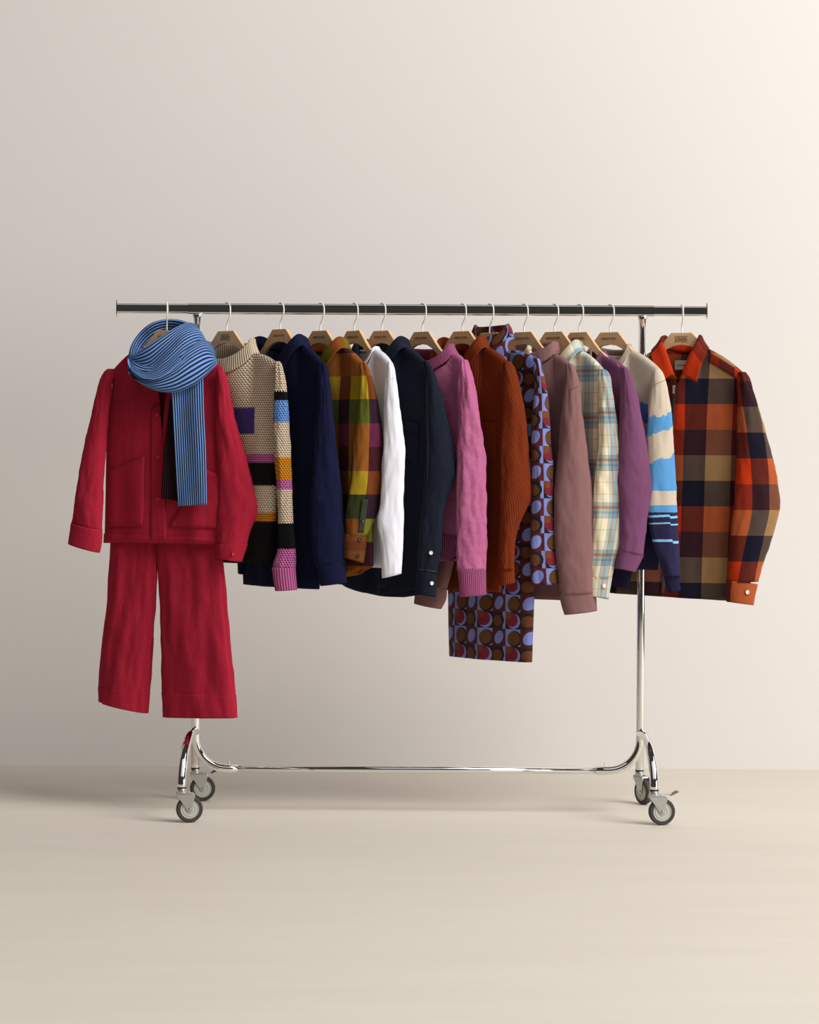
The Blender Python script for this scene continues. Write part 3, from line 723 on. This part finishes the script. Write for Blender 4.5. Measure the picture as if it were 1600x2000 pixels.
# ------------------------------------------------------------------ 4 multicolour check shirt
def m_check4(name, colA, colB, pv, pu, ov, ou):
    n = NT(name); u, v = n.uv()
    a = n.ramp(n.per(v, pv, ov), colA); b = n.ramp(n.per(v, pv, ov), colB)
    ns = n.noise(n.vec(n.m('MULTIPLY', u, 500.0), n.m('MULTIPLY', v, 500.0)), 1.0, 2.0)
    s = n.m('GREATER_THAN', n.per(u, pu, ou), 0.5)
    c = n.mix(s, a, b); c = n.mix(n.m('MULTIPLY', ns, 0.35), c, n.mix(0.6, c, '#2a1a10'))
    nb = n.bump(weave(n, u, v, 0.003), 0.3, 0.0008, crease(n, u, v, 0.3))
    return n.fin(c, 0.95, 0.05, '#c9a060', nb, spec=0.1)
g = Garment('checked_shirt', 'mustard, olive, rust and plum checked flannel shirt beside the white top', 626, R_(46), 1125, 'shirt')
g.ys = -0.172
Y = g.ys; ph = zpy(1098, Y); H = zpy(715, Y) - ph; st8 = [i / 8 for i in range(8)]
A8 = ['#55262a', '#7d481f', '#31381c', '#a88d22', '#945a24', '#945a24', '#596424', '#ad9225', '#965a22']
B8 = ['#3d1d28', '#767224', '#2f1b2a', '#6f3b1c', '#421b26', '#672746', '#341c2f', '#6f3b1c', '#84491f']
pA = [(i / 9 + 0.0001, c) for i, c in enumerate(A8)]; pB = [(i / 9 + 0.0001, c) for i, c in enumerate(B8)]
CK = m_check4('flannel_check_sleeve', pA, pB, H * 1.09, 0.11, -ph / (H * 1.09) + 0.02, 0.5)
CKB = m_check4('flannel_check_body', pA, pB, H * 1.09, 0.092, -ph / (H * 1.09) + 0.02, 0.3)
CKC = m_check4('flannel_check_collar', [(0, '#6f6216'), (0.5, '#6f6216')], [(0, '#7d4318'), (0.5, '#7d4318')], 0.5, 0.11, 0.0, 0.45)
g.body(CKB, (669, 677), (711, 712), 745, 692, 1128, 0.24, 0.245, vp=1.0, dn=0.05, df=0.026, db=0.04, fold=0.008, seed=4.7, tail=0.05)
g.collar(CKC, stand=0.03)
s_ = g.tube('sleeve', CK, [(708, 706, 712), (715, 704, 718), (742, 703, 728), (775, 701, 735), (815, 698, 742), (860, 692, 747), (910, 688, 748), (960, 682, 745), (1000, 677, 738), (1030, 677, 726), (1046, 677, 717)], b=0.024, seed=7, mirror=True)
cf = g.tube('cuff', m_check4('flannel_check_cuff', [(0, '#5f341a'), (0.4, '#6d401e')], [(0, '#4a2222'), (0.4, '#6d401e')], 0.08, 0.2, 0.2, 0.3), [(1043, 674, 716), (1065, 672, 715), (672, 1089, 710, 1100)], b=0.024, nr=14, cap=False, mirror=True, th=0.004, wr=0.001)
DKB = simple('dark_green_button', '#20251f', 0.35)
bs = g.bvh_of(s_); bc = g.bvh_of(cf)
g.patch('sleeve_placket', simple('dark_green_placket', '#232c1c', 0.9), [(708, 975), (720, 975), (711, 1040), (700, 1040)], nx=6, ny=14, bvh=bs, off=0.004)
for px, py, b_ in ((708, 1017, bs), (703, 1054, bc), (699, 1086, bc)): g.button(px, py, DKB, 0.006, bvh=b_, off=0.005)

# ------------------------------------------------------------------ 5 white long-sleeved top
WHITE = m_plain('white_jersey', '#dedce4', '#f5f3fa', 0.002, 0.1, 0.1, 0.03, 0.3)
g = Garment('long_sleeve_top', 'plain white long-sleeved jersey top', 692, R_(52), 1110, 'top')
g.ys = -0.187
g.body(WHITE, (735, 683), (767, 713), 742, 690, 1105, 0.235, 0.235, dn=0.05, df=0.026, db=0.035, fold=0.008, seed=5.5)
g.band(m_plain('white_neck_rib', '#e4e1e8', '#f5f3fa', 0.002, 0.1), 0.012, shrink=0.06, th=0.003, rows=5)
s_ = g.tube('sleeve', WHITE, [(708, 758, 766), (716, 756, 769), (735, 755, 773), (775, 752, 778), (830, 750, 785), (875, 749, 790), (910, 748, 789), (980, 744, 787.5), (1016, 738, 787), (1052, 742, 787), (1090, 746, 786), (748, 1129, 784, 1120)], b=0.02, seed=9, wr=0.003, mirror=True)

g.seam([(757, 745), (765, 740), (773, 737)], WHITE, g.bvh_of(s_), 0.0012)

# ------------------------------------------------------------------ 6 dark denim shirt
def m_denim():
    n = NT('dark_denim'); u, v = n.uv()
    ns = n.noise(n.vec(n.m('MULTIPLY', u, 700.0), n.m('MULTIPLY', v, 160.0)), 1.0, 3.0)
    c = n.mix(n.m('POWER', ns, 1.6), '#070a13', '#1b2438')
    tw = n.m('SINE', n.m('MULTIPLY', n.m('ADD', u, v), 2 * math.pi / 0.0025))
    return n.fin(c, 0.9, 0.03, '#6d7fa0', n.bump(tw, 0.2, 0.0006, crease(n, u, v, 0.35)), spec=0.2)
DEN = m_denim(); THREAD = simple('tan_stitching', '#5d5148', 0.9); PEARL = simple('white_button', '#e6ddd2', 0.25)
g = Garment('denim_shirt', 'dark indigo denim shirt with white buttons behind the white sleeve', 745, R_(46), 1165, 'shirt')
g.ys = -0.172
g.body(DEN, (788, 676), (833, 711), 748, 690, 1160, 0.23, 0.21, vp=1.0, dn=0.05, df=0.026, db=0.045, fold=0.009, seed=6.1, tail=0.035, back_drop=0.012)
g.collar(DEN, stand=0.03)
s_ = g.tube('sleeve', DEN, [(706, 828, 835), (713, 829, 841), (742, 831, 852), (780, 832, 863), (830, 832, 875), (880, 832, 886), (922, 831, 891), (950, 829, 883), (977, 827, 872), (1035, 821, 864), (1080, 817, 860), (1120, 816, 853)], b=0.026, seed=11, mirror=True)
bs = g.bvh_of(s_)
g.seam([(834, 735), (836, 800), (837, 880), (836, 940)], THREAD, bs, 0.0005)
g.seam([(818, 1112), (835, 1114), (852, 1116)], THREAD, bs)
cf = g.tube('cuff', DEN, [(1116, 815, 853), (1138, 814, 852), (813, 1160, 850, 1166)], b=0.025, nr=14, cap=False, mirror=True, th=0.005, wr=0.001)
bs = g.bvh_of(s_); bc = g.bvh_of(cf)
for px, py, b_ in ((785, 833, None), (841, 1080, bs), (842, 1139, bc)): g.button(px, py, PEARL, 0.0065, bvh=b_, off=0.006)
g.patch('button_placket', DEN, [(742, 750), (757, 748), (757, 1150), (741, 1150)], nx=6, ny=30, off=0.004)
g.patch('chest_pocket', DEN, [(782, 820), (820, 828), (818, 905), (781, 900)], nx=10, ny=12, off=0.003)
g.patch('pocket_flap', DEN, [(781, 820), (821, 828), (818, 846), (783, 840)], nx=10, ny=6, off=0.006)

# ------------------------------------------------------------------ 7 pink sweater
PINK, PINKD = '#ab5c80', '#8b3566'
def m_fineknit(name, col, tint, period=0.0028):
    n = NT(name); u, v = n.uv()
    h = n.m('SINE', n.m('MULTIPLY', v, 2 * math.pi / period))
    tex = n.noise(n.vec(n.m('MULTIPLY', u, 45.0), n.m('MULTIPLY', v, 60.0)), 1.0, 4.0, 0.7)
    c = n.mix(n.m('MULTIPLY', tex, 0.3), lin(col), tint)
    return n.fin(c, 0.95, 0.3, tint, n.bump(h, 0.25, 0.0012, n.bump(tex, 0.4, 0.005, crease(n, u, v, 0.45, 12, 10))), spec=0.1)
PKN = m_fineknit('pink_knit', PINK, '#c877a6'); PKR = m_rib('pink_neck_rib', '#a95a80', '#763a5a', 0.0062)
g = Garment('pink_sweater', 'bright pink mock-neck knit sweater', 825, R_(47), 1095, 'sweater')
g.ys = -0.172
g.body(PKN, (888, 692), (910, 709), 735, 702, 1093, 0.215, 0.15, dn=0.065, df=0.026, db=0.04, fold=0.007, seed=7.9)
g.band(PKR, 0.036, shrink=0.13)
g.tube('sleeve', PKN, [(703, 900, 909), (712, 897, 914), (735, 896, 921), (770, 896, 929), (817, 895, 937), (855, 894, 943), (910, 894, 947), (985, 892, 949.5), (1060, 891, 950), (1098, 891, 950), (1114, 893, 949.5)], b=0.025, seed=13, wr=0.006, mirror=True)
g.tube('cuff', PKR, [(1110, 893, 949), (1135, 897, 949), (899, 1166, 949, 1162)], b=0.024, nr=14, cap=False, mirror=True, th=0.004, wr=0.0005)
g.patch('hem_rib', PKR, [(838, 1038), (908, 1050), (886, 1097), (842, 1090)], nx=20, ny=8, off=0.003, th=0.004)

# ------------------------------------------------------------------ 8 rust corduroy shirt
RUST = m_cord('rust_corduroy', '#74290c', '#4a1706', 0.0072, '#9c5022')
RUSTD = m_cord('rust_corduroy_sleeve', '#74290c', '#4a1706', 0.0085, '#9c5022', slant=0.35)
g = Garment('corduroy_shirt', 'rust brown corduroy overshirt between the pink sweater and the printed dress', 904, R_(44), 1155, 'shirt')
g.ys = -0.165
g.body(RUST, (945, 676), (994, 711), 745, 692, 1153, 0.215, 0.16, vp=1.0, dn=0.05, df=0.026, db=0.04, fold=0.009, seed=8.4)
g.collar(RUST, stand=0.032)
s_ = g.tube('sleeve', RUSTD, [(706, 986, 995), (714, 984, 1001), (727, 983, 1007), (760, 982, 1016), (817, 981, 1027), (870, 980, 1032), (925, 978, 1036), (967, 977, 1039), (992, 977, 1030), (1022, 976, 1016), (1060, 976, 1006), (1100, 976, 1004), (1112, 976, 1004)], b=0.026, seed=15, mirror=True)
g.tube('cuff', RUST, [(1106, 975, 1004), (1125, 976, 1005), (977, 1144, 1005, 1138)], b=0.015, nr=14, cap=False, mirror=True, th=0.004, wr=0.001)
g.patch('chest_pocket', RUST, [(940, 824), (972, 824), (971, 900), (940, 900)], nx=10, ny=12, off=0.004)

# ------------------------------------------------------------------ 9 printed dress
def m_print(name, ou=0.0, ov=0.0, cell=0.056):
    n = NT(name); u, v = n.uv()
    U = n.m('ADD', n.m('DIVIDE', u, cell), 40 + ou); Vv = n.m('ADD', n.m('DIVIDE', v, cell), 40 + ov)
    cx, cy = n.m('FLOOR', U), n.m('FLOOR', Vv)
    fx, fy = n.m('SUBTRACT', n.m('SUBTRACT', U, cx), 0.5), n.m('SUBTRACT', n.m('SUBTRACT', Vv, cy), 0.5)
    px, py = n.m('MODULO', cx, 2.0), n.m('MODULO', cy, 2.0)
    def circ(ox, oy, r, k=0.0, sy=1.0):
        a = n.m('SUBTRACT', fx, ox); b = n.m('SUBTRACT', fy, oy)
        a2 = n.m('SUBTRACT', a, n.m('MULTIPLY', b, k)); b2 = n.m('MULTIPLY', b, sy)
        return n.m('LESS_THAN', n.m('ADD', n.m('MULTIPLY', a2, a2), n.m('MULTIPLY', b2, b2)), r * r)
    LAV, BRN, BLK, MAR, RD = '#757eba', '#5a3614', '#15121a', '#4c1719', '#6f162b'
    t00 = n.mix(circ(0.12, -0.06, 0.47), LAV, BLK); t00 = n.mix(circ(0.06, -0.03, 0.40), t00, BRN)
    t10 = n.mix(circ(0.0, 0.0, 0.33, 0.25, 0.85), MAR, LAV)
    t01 = n.mix(n.m('GREATER_THAN', fx, 0.30), '#3a1114', LAV); t01 = n.mix(circ(-0.02, 0.0, 0.42), t01, BLK); t01 = n.mix(circ(-0.10, -0.04, 0.33), t01, '#5d3416')
    t11 = n.mix(circ(0.04, -0.03, 0.45), BLK, LAV); t11 = n.mix(circ(-0.08, 0.05, 0.42), t11, RD); t11 = n.mix(n.m('MULTIPLY', n.m('LESS_THAN', fx, -0.1), n.m('GREATER_THAN', fy, 0.1)), t11, '#6d3a18')
    c = n.mix(py, n.mix(px, t00, t10), n.mix(px, t11, t01))
    return n.fin(c, 0.8, 0.1, '#ffffff', n.bump(weave(n, u, v, 0.002), 0.15, 0.0006, crease(n, u, v, 0.35, 14, 3)), spec=0.2)
PRB = m_print('geometric_print_body', 0.35, 0.1); PRS = m_print('geometric_print_sleeve', 0.0, 0.5); PRN = m_print('geometric_print_neck', 0.2, 0.3, 0.06)
g = Garment('printed_dress', 'long turtleneck dress with lavender, brown and maroon circle print', 957, R_(43), 1290, 'dress')
g.ys = -0.162
g.body(PRB, (1000, 684), (1050, 702), 712, 688, 1287, 0.205, 0.175, boxy=0.7, dn=0.05, df=0.034, db=0.035, fold=0.006, seed=9.2)
g.band(PRN, 0.088, shrink=0.30, flare=0.14, crumple=0.008, name='turtleneck', th=0.002, rows=24)
g.tube('sleeve', PRS, [(697, 1042, 1050), (704, 1042, 1055), (725, 1043, 1061), (760, 1044, 1067), (805, 1041, 1072), (850, 1039, 1076), (900, 1039, 1079), (940, 1040, 1080), (985, 1040, 1080), (1067, 1037, 1086), (1120, 1038, 1091), (1040, 1143, 1092, 1141)], b=0.02, seed=17, wr=0.003, mirror=True)

# ------------------------------------------------------------------ 10 mauve sweatshirt
MAU = m_plain('mauve_fleece', '#7c5857', '#9c7674', 0.0025, 0.15, 0.2, 0.1, 0.4)
g = Garment('sweatshirt', 'dusty mauve brown sweatshirt with a folded funnel neck', 1024, R_(42), 1172, 'sweatshirt')
g.ys = -0.162
g.body(MAU, (1085, 692), (1118, 717), 722, 694, 1168, 0.225, 0.17, dn=0.055, df=0.026, db=0.045, fold=0.007, seed=10.6)
g.band(MAU, 0.040, shrink=0.08, roll=0.030, name='funnel_neck', th=0.009, rows=20)
s_ = g.tube('sleeve', MAU, [(711, 1106, 1116), (720, 1106, 1122), (752, 1103, 1131), (805, 1097, 1137), (877, 1091, 1146), (940, 1085, 1154), (985, 1082, 1158), (1060, 1084, 1161), (1110, 1089, 1162), (1094, 1162, 1164, 1158)], b=0.034, seed=19, wr=0.003)
g.tube('cuff', MAU, [[1094, 1160, 1163, 1156], [1098, 1180, 1164, 1174], [1104, 1200, 1165, 1193]], b=0.03, nr=14, cap=False, wr=0.0005, th=0.006)
g.seam([(1105, 770), (1114, 762), (1130, 754)], MAU, g.bvh_of(s_), 0.0014)
ly = 0.13
g.tube('sleeve', MAU, [[926, 708, 938, 708, ly], [918, 730, 940, 730, ly], [885, 880, 930, 880, ly], [850, 1040, 900, 1040, 0.05], [818, 1148, 872, 1152, -0.02]], alpha=R_(30), b=0.03, seed=21, wr=0.002)
g.tube('cuff', MAU, [[816, 1146, 872, 1150, -0.02], [812, 1162, 870, 1170, -0.02], [810, 1179, 861, 1188, -0.02]], alpha=R_(30), b=0.025, nr=14, cap=False, wr=0.0005, th=0.005)

# ------------------------------------------------------------------ 11 cream and blue plaid shirt
def m_plaid11(name, ou, ov, pu=0.105, pv=0.152):
    n = NT(name); u, v = n.uv()
    W_ = '#ffffff'; B1, B2, RU, YL = '#c3d8ea', '#9fc3e6', '#cc9d8e', '#ebdcb6'
    warp = [(0, W_), (0.10, YL), (0.12, W_), (0.30, B1), (0.40, RU), (0.43, B2), (0.56, RU), (0.60, B1), (0.72, RU), (0.74, W_), (0.90, RU), (0.915, W_)]
    weft = [(0, W_), (0.15, YL), (0.165, W_), (0.40, RU), (0.41, B1), (0.50, B2), (0.55, B1), (0.60, RU), (0.66, B1), (0.74, W_), (0.9, YL), (0.915, W_)]
    cu = n.ramp(n.per(u, pu, ou), warp); cv = n.ramp(n.per(v, pv, ov), weft)
    c = n.mix(1.0, n.mix(1.0, lin('#ecdfc2'), cu, 'MULTIPLY'), cv, 'MULTIPLY')
    return n.fin(c, 0.9, 0.15, '#ffffff', n.bump(weave(n, u, v, 0.0025), 0.2, 0.0006, crease(n, u, v, 0.35)), spec=0.1)
CRB = m_plaid11('cream_plaid_body', 0.2, 0.1); CRS = m_plaid11('cream_plaid_sleeve', 0.42, 0.0); CRC = m_plaid11('cream_plaid_collar', 0.0, 0.62, 0.4, 0.09)
CRB_ = simple('cream_button', '#efe6d6', 0.3)
g = Garment('plaid_shirt', 'cream flannel shirt with pale blue and rust plaid', 1084, R_(41), 1160, 'shirt')
g.ys = -0.159
zb_ = zpy(766, g.ys)
g.body(CRB, (1130, 683), (1183, 727), 742, 692, 1150, 0.22, 0.19, vp=1.0, dn=0.05, df=0.026, db=0.04, fold=0.008, seed=11.3, tail=0.03)
g.collar(CRC, stand=0.03)
s_ = g.tube('sleeve', CRS, [(722, 1172, 1182), (729, 1170, 1188), (742, 1169, 1193), (800, 1170, 1202), (855, 1169, 1210), (900, 1166, 1218), (947, 1162, 1226), (980, 1160, 1229), (1010, 1159, 1226), (1047, 1157, 1217), (1085, 1155, 1206), (1130, 1153, 1194)], b=0.024, seed=23, mirror=False)
cf = g.tube('cuff', CRS, [(1126, 1152, 1196), (1146, 1151.5, 1192), (1151, 1163, 1188, 1171)], b=0.022, nr=14, cap=False, th=0.004, wr=0.0008)
g.button(1179, 1144, CRB_, 0.0065, bvh=g.bvh_of(cf), off=0.005)

# ------------------------------------------------------------------ 12 purple sweatshirt
PUR = m_plain('purple_fleece', '#6e4060', '#8a5a7c', 0.0025, 0.12, 0.2, 0.08, 0.35)
g = Garment('purple_sweatshirt', 'plum purple crew-neck sweatshirt behind the plaid sleeve', 1132, R_(43), 1120, 'sweatshirt')
g.ys = -0.165
g.body(PUR, (1180, 694), (1224, 722), 735, 694, 1105, 0.22, 0.18, dn=0.055, df=0.026, db=0.04, fold=0.007, seed=12.8)
g.band(PUR, 0.014, shrink=0.07, th=0.005, rows=6)
g.tube('sleeve', PUR, [(718, 1215, 1224), (726, 1214, 1229), (750, 1213, 1237), (785, 1212, 1246), (830, 1210, 1256), (880, 1208, 1265), (920, 1207, 1272), (947, 1207, 1278), (972, 1208, 1274), (1010, 1210, 1266), (1047, 1211, 1261), (1209, 1076, 1257, 1086)], b=0.027, seed=25, wr=0.003)
g.tube('cuff', PUR, [[1209, 1073, 1257, 1084], [1205, 1092, 1249, 1101], [1201, 1110, 1240, 1117]], b=0.024, nr=14, cap=False, th=0.005, wr=0.0005)

# ------------------------------------------------------------------ 13 cloud sweater
def m_cloud(name, Y, sleeve=True):
    n = NT(name); u, v = n.uv()
    BG, SK, NV, LT = '#cfc0ad', '#5b9ad2', '#2a2748', '#86c4e8'
    qz = n.m('MULTIPLY', n.m('FLOOR', n.m('DIVIDE', u, 0.004)), 0.004)
    wob = n.m('MULTIPLY', n.m('SUBTRACT', n.noise(n.vec(n.m('MULTIPLY', qz, 30.0), n.m('MULTIPLY', v, 12.0)), 1.0, 3.0, 0.6), 0.5), 0.06)
    x = n.m('ADD', v, wob)
    if sleeve:
        sl = n.m('ADD', x, n.m('MULTIPLY', u, -0.35))
        c = bands(n, sl, [(9, BG), (zpy(806, Y), SK), (zpy(840, Y), BG), (zpy(893, Y), SK)])
        wob2 = n.m('MULTIPLY', wob, 0.12); y2 = n.m('ADD', v, wob2)
        for z, col in ((956, BG), (984, SK), (998, NV)): c = n.mix(n.m('LESS_THAN', y2, zpy(z, Y)), c, col)
        qb = n.m('MULTIPLY', n.m('FLOOR', n.m('DIVIDE', u, 0.018)), 0.25)
        for z, h in ((1004, 4.5), (1019, 3.0), (1052, 5.0)):
            sh_ = n.m('MULTIPLY', n.m('SUBTRACT', n.m('FRACT', n.m('MULTIPLY', qb, 1.37 + z * 0.01)), 0.5), 0.006)
            y3 = n.m('ADD', v, sh_)
            c = n.mix(n.m('MULTIPLY', n.m('LESS_THAN', y3, zpy(z, Y)), n.m('GREATER_THAN', y3, zpy(z + h, Y))), c, LT)
    else:
        c = n.mix(n.m('MULTIPLY', n.m('LESS_THAN', x, zpy(785, Y)), n.m('GREATER_THAN', x, zpy(822, Y))), BG, '#5878b8')
        c = n.mix(n.m('LESS_THAN', x, zpy(890, Y)), c, SK); c = n.mix(n.m('LESS_THAN', x, zpy(985, Y)), c, NV)
    h = weave(n, u, v, 0.0042)
    fl = n.noise(n.vec(n.m('MULTIPLY', u, 400.0), n.m('MULTIPLY', v, 400.0)), 1.0, 2.0)
    c = n.mix(n.m('MULTIPLY', fl, 0.25), c, n.mix(1.0, c, '#b8b0a8', 'MULTIPLY'))
    return n.fin(c, 0.95, 0.05, '#ffffff', n.bump(h, 0.4, 0.0015, crease(n, u, v, 0.3)), spec=0.1)
g = Garment('landscape_sweater', 'beige knit sweater with blue clouds and navy cuffs beside the orange shirt', 1192, R_(38), 1150, 'sweater')
g.ys = -0.152
g.body(m_cloud('cloud_knit_body', -0.07, False), (1232, 683), (1293, 726), 735, 694, 1110, 0.225, 0.18, dn=0.055, df=0.026, db=0.04, fold=0.007, seed=13.1)
g.band(m_rib('beige_fine_rib', '#cdbea8', '#94826e', 0.006), 0.02, shrink=0.09, th=0.004, rows=6)
s_ = g.tube('sleeve', m_cloud('cloud_knit_sleeve', g.ys), [(722, 1276, 1288), (730, 1273, 1295), (752, 1270, 1302), (792, 1267, 1310), (842, 1264, 1314), (900, 1263, 1318), (960, 1263, 1321), (1010, 1266, 1323), (1047, 1272, 1325), (1097, 1288, 1327), (1125, 1297, 1328)], b=0.024, seed=27, wr=0.003)
g.seam([(1276, 755), (1284, 749), (1300, 742)], simple('beige_seam', '#a8937c', 0.9), g.bvh_of(s_), 0.0011)
NVR = m_rib('navy_rib', '#2a2748', '#1a1830', 0.005)
g.tube('cuff', NVR, [[1296, 1121, 1328, 1119], [1301, 1140, 1328, 1138], [1306, 1157, 1329, 1153]], b=0.014, nr=12, cap=False, th=0.004, wr=0.0005)
g.tube('sleeve', NVR, [[1145, 740, 1175, 740, 0.12], [1150, 900, 1190, 900, 0.08], [1180, 1060, 1235, 1060, 0.02], [1192, 1143, 1228, 1149, 0.0]], alpha=R_(20), b=0.018, seed=29, wr=0.002)

# ------------------------------------------------------------------ 14 orange plaid overshirt
def m_plaid14(name, ou, ov, warp, weft, pu=0.286, pv=0.333, f=0.5):
    n = NT(name); u, v = n.uv()
    C = {'O': '#d63c17', 'N': '#1b1a2c', 'T': '#b08a5c', 'M': '#5c2224'}
    c = plaid(n, u, v, [(p, C[k]) for p, k in warp], [(p, C[k]) for p, k in weft], pu, pv, ou, ov, f, 0.09)
    return n.fin(c, 0.95, 0.06, '#d9a070', n.bump(weave(n, u, v, 0.003), 0.25, 0.0008, crease(n, u, v, 0.3)), spec=0.1)
g = Garment('plaid_overshirt', 'orange, navy and tan checked zip overshirt at the right end of the rail', 1331, R_(20), 1165, 'shirt')
g.ys = -0.097
WP = [(0, 'O'), (0.21, 'N'), (0.46, 'T'), (0.75, 'M')]; WF = [(0, 'N'), (0.25, 'T'), (0.5, 'M'), (0.75, 'O')]
OB = m_plaid14('orange_check_body', -g.pl(1307, 780, -0.035).x / 0.286, -zpy(986, -0.06) / 0.333, WP, WF)
OS = m_plaid14('orange_check_sleeve', 0.2 + 0.026 / 0.28, -zpy(942, g.ys) / 0.333, [(0, 'O'), (0.2, 'N'), (0.41, 'T'), (0.7, 'O')], [(0, 'O'), (0.25, 'N'), (0.5, 'T'), (0.75, 'M')], 0.28)
OC = m_plaid14('orange_check_collar', 0.0, 0.0, [(0, 'O'), (0.34, 'M'), (0.5, 'N'), (0.7, 'O')], [(0, 'O'), (0.5, 'O')], 0.25, 0.5, 0.55)
OF = m_plaid14('orange_check_cuff', 0.45, 0.2, [(0, 'N'), (0.3, 'T'), (0.8, 'N')], [(0, 'O'), (0.9, 'T')], 0.28, 0.5, 0.5)
g.body(OB, (1371, 676), (1459, 733), 752, 688, 1166, 0.25, 0.252, vp=0.9, dn=0.06, df=0.032, db=0.05, fold=0.007, seed=14.9, skew=-0.03, hem_lift=-0.010)
g.patch('shoulder_yoke', OC, [(1388, 688), (1458, 733), (1443, 742), (1386, 706)], nx=24, ny=6, off=0.003)
g.collar(OC, stand=0.034, point=(0.058, -0.02, -0.012), spread=0.026)
s_ = g.tube('sleeve', OS, [(727, 1443, 1455), (740, 1442, 1464), (770, 1442, 1474), (800, 1442, 1482), (850, 1441, 1497), (890, 1440, 1508), (940, 1437, 1519), (985, 1434, 1524), (1016, 1431, 1520), (1056, 1427, 1506), (1102, 1423, 1490), (1136, 1421, 1480)], b=0.034, seed=31)
cf = g.tube('cuff', OF, [[1420, 1133, 1480, 1141], [1420, 1155, 1475, 1161], [1421, 1175, 1471, 1182]], b=0.03, nr=14, cap=False, th=0.005, wr=0.001)
g.button(1459, 1156, simple('silver_snap', '#cfc8c2', 0.3, 0.6), 0.0075, name='snap_button', bvh=g.bvh_of(cf), off=0.006)
g.tube('sleeve', OS, [[1222, 712, 1236, 712, 0.11], [1215, 740, 1240, 740, 0.11], [1205, 850, 1245, 850, 0.1], [1195, 1000, 1245, 1000, 0.09], [1192, 1110, 1242, 1112, 0.09], [1194, 1158, 1240, 1160, 0.09]], alpha=R_(20), b=0.028, seed=33)
ZIP = simple('dark_zip_tape', '#3b2a26', 0.6); SILV = NT('zip_metal').fin('#bdb7b0', 0.3, metal=1.0)
g.patch('zip', ZIP, [(1316, 756), (1321, 756), (1298, 1158), (1292, 1158)], nx=4, ny=40, off=0.004)
g.button(1319, 754, SILV, 0.005, name='zip_slider', off=0.008)
h, nn = g.hit(1318, 756)
if h is None: h = g.pl(1318, 756, -0.06)
prism('zip_pull', [(-0.003, 0), (0.003, 0), (0.0035, -0.022), (-0.0035, -0.022)], h.y - 0.014, h.y - 0.012, SILV, g.e, 0.0006).location = (h.x, 0, h.z)
LBL = simple('white_woven_label', '#ded8ce', 0.8)
lb = g.pl(1331, 713, 0.03)
o = prism('neck_label', [(-0.0215, -0.0155), (0.0215, -0.0155), (0.0215, 0.0155), (-0.0215, 0.0155)], -0.0008, 0.0008, LBL, g.e, 0.0003)
o.location = (lb.x, 0.03, lb.z)
INK = simple('black_ink', '#1e1b1a', 0.8)
text_mesh('label_lettering', 'DEDICATED.', 0.0052, INK, o, (0, -0.0012, -0.001), 0.0002)

# ------------------------------------------------------------------ hangers on the rail
HG = [(326, 645, 21, 82, 'wooden hanger inside the blue scarf, white hook above it', False),
      (443, 646.5, 39, 52, 'wooden hanger with two-line lettering above the striped beige sweater', True),
      (547.5, 643, 47, 52, 'wooden hanger holding the navy corduroy shirt', False),
      (626, 646, 46, 52, 'wooden hanger holding the mustard and plum checked shirt', False),
      (692, 646, 52, 52, 'wooden hanger holding the white top', False),
      (746, 646, 46, 52, 'wooden hanger holding the dark denim shirt', False),
      (825, 648, 47, 52, 'wooden hanger above the pink sweater', False),
      (903, 647, 44, 52, 'wooden hanger holding the rust corduroy shirt', False),
      (956.5, 650, 43, 52, 'wooden hanger inside the printed dress, hook rising from its turtleneck', False),
      (1023.5, 648.5, 42, 52, 'wooden hanger holding the mauve sweatshirt', False),
      (1083, 648, 41, 52, 'wooden hanger holding the cream and blue plaid shirt', False),
      (1131.5, 649, 43, 52, 'wooden hanger holding the plum purple sweatshirt', False),
      (1191.5, 649, 38, 52, 'wooden hanger above the cloud-patterned sweater', False),
      (1332, 650, 20, 84, 'wooden hanger with two-line lettering in the orange checked overshirt', True)]
for k, (hx, ty, th, ph, lab, two) in enumerate(HG): hanger(hx, ty, R_(th), R_(ph), lab, two, 0.7 if k in (0, 8) else 0.84)
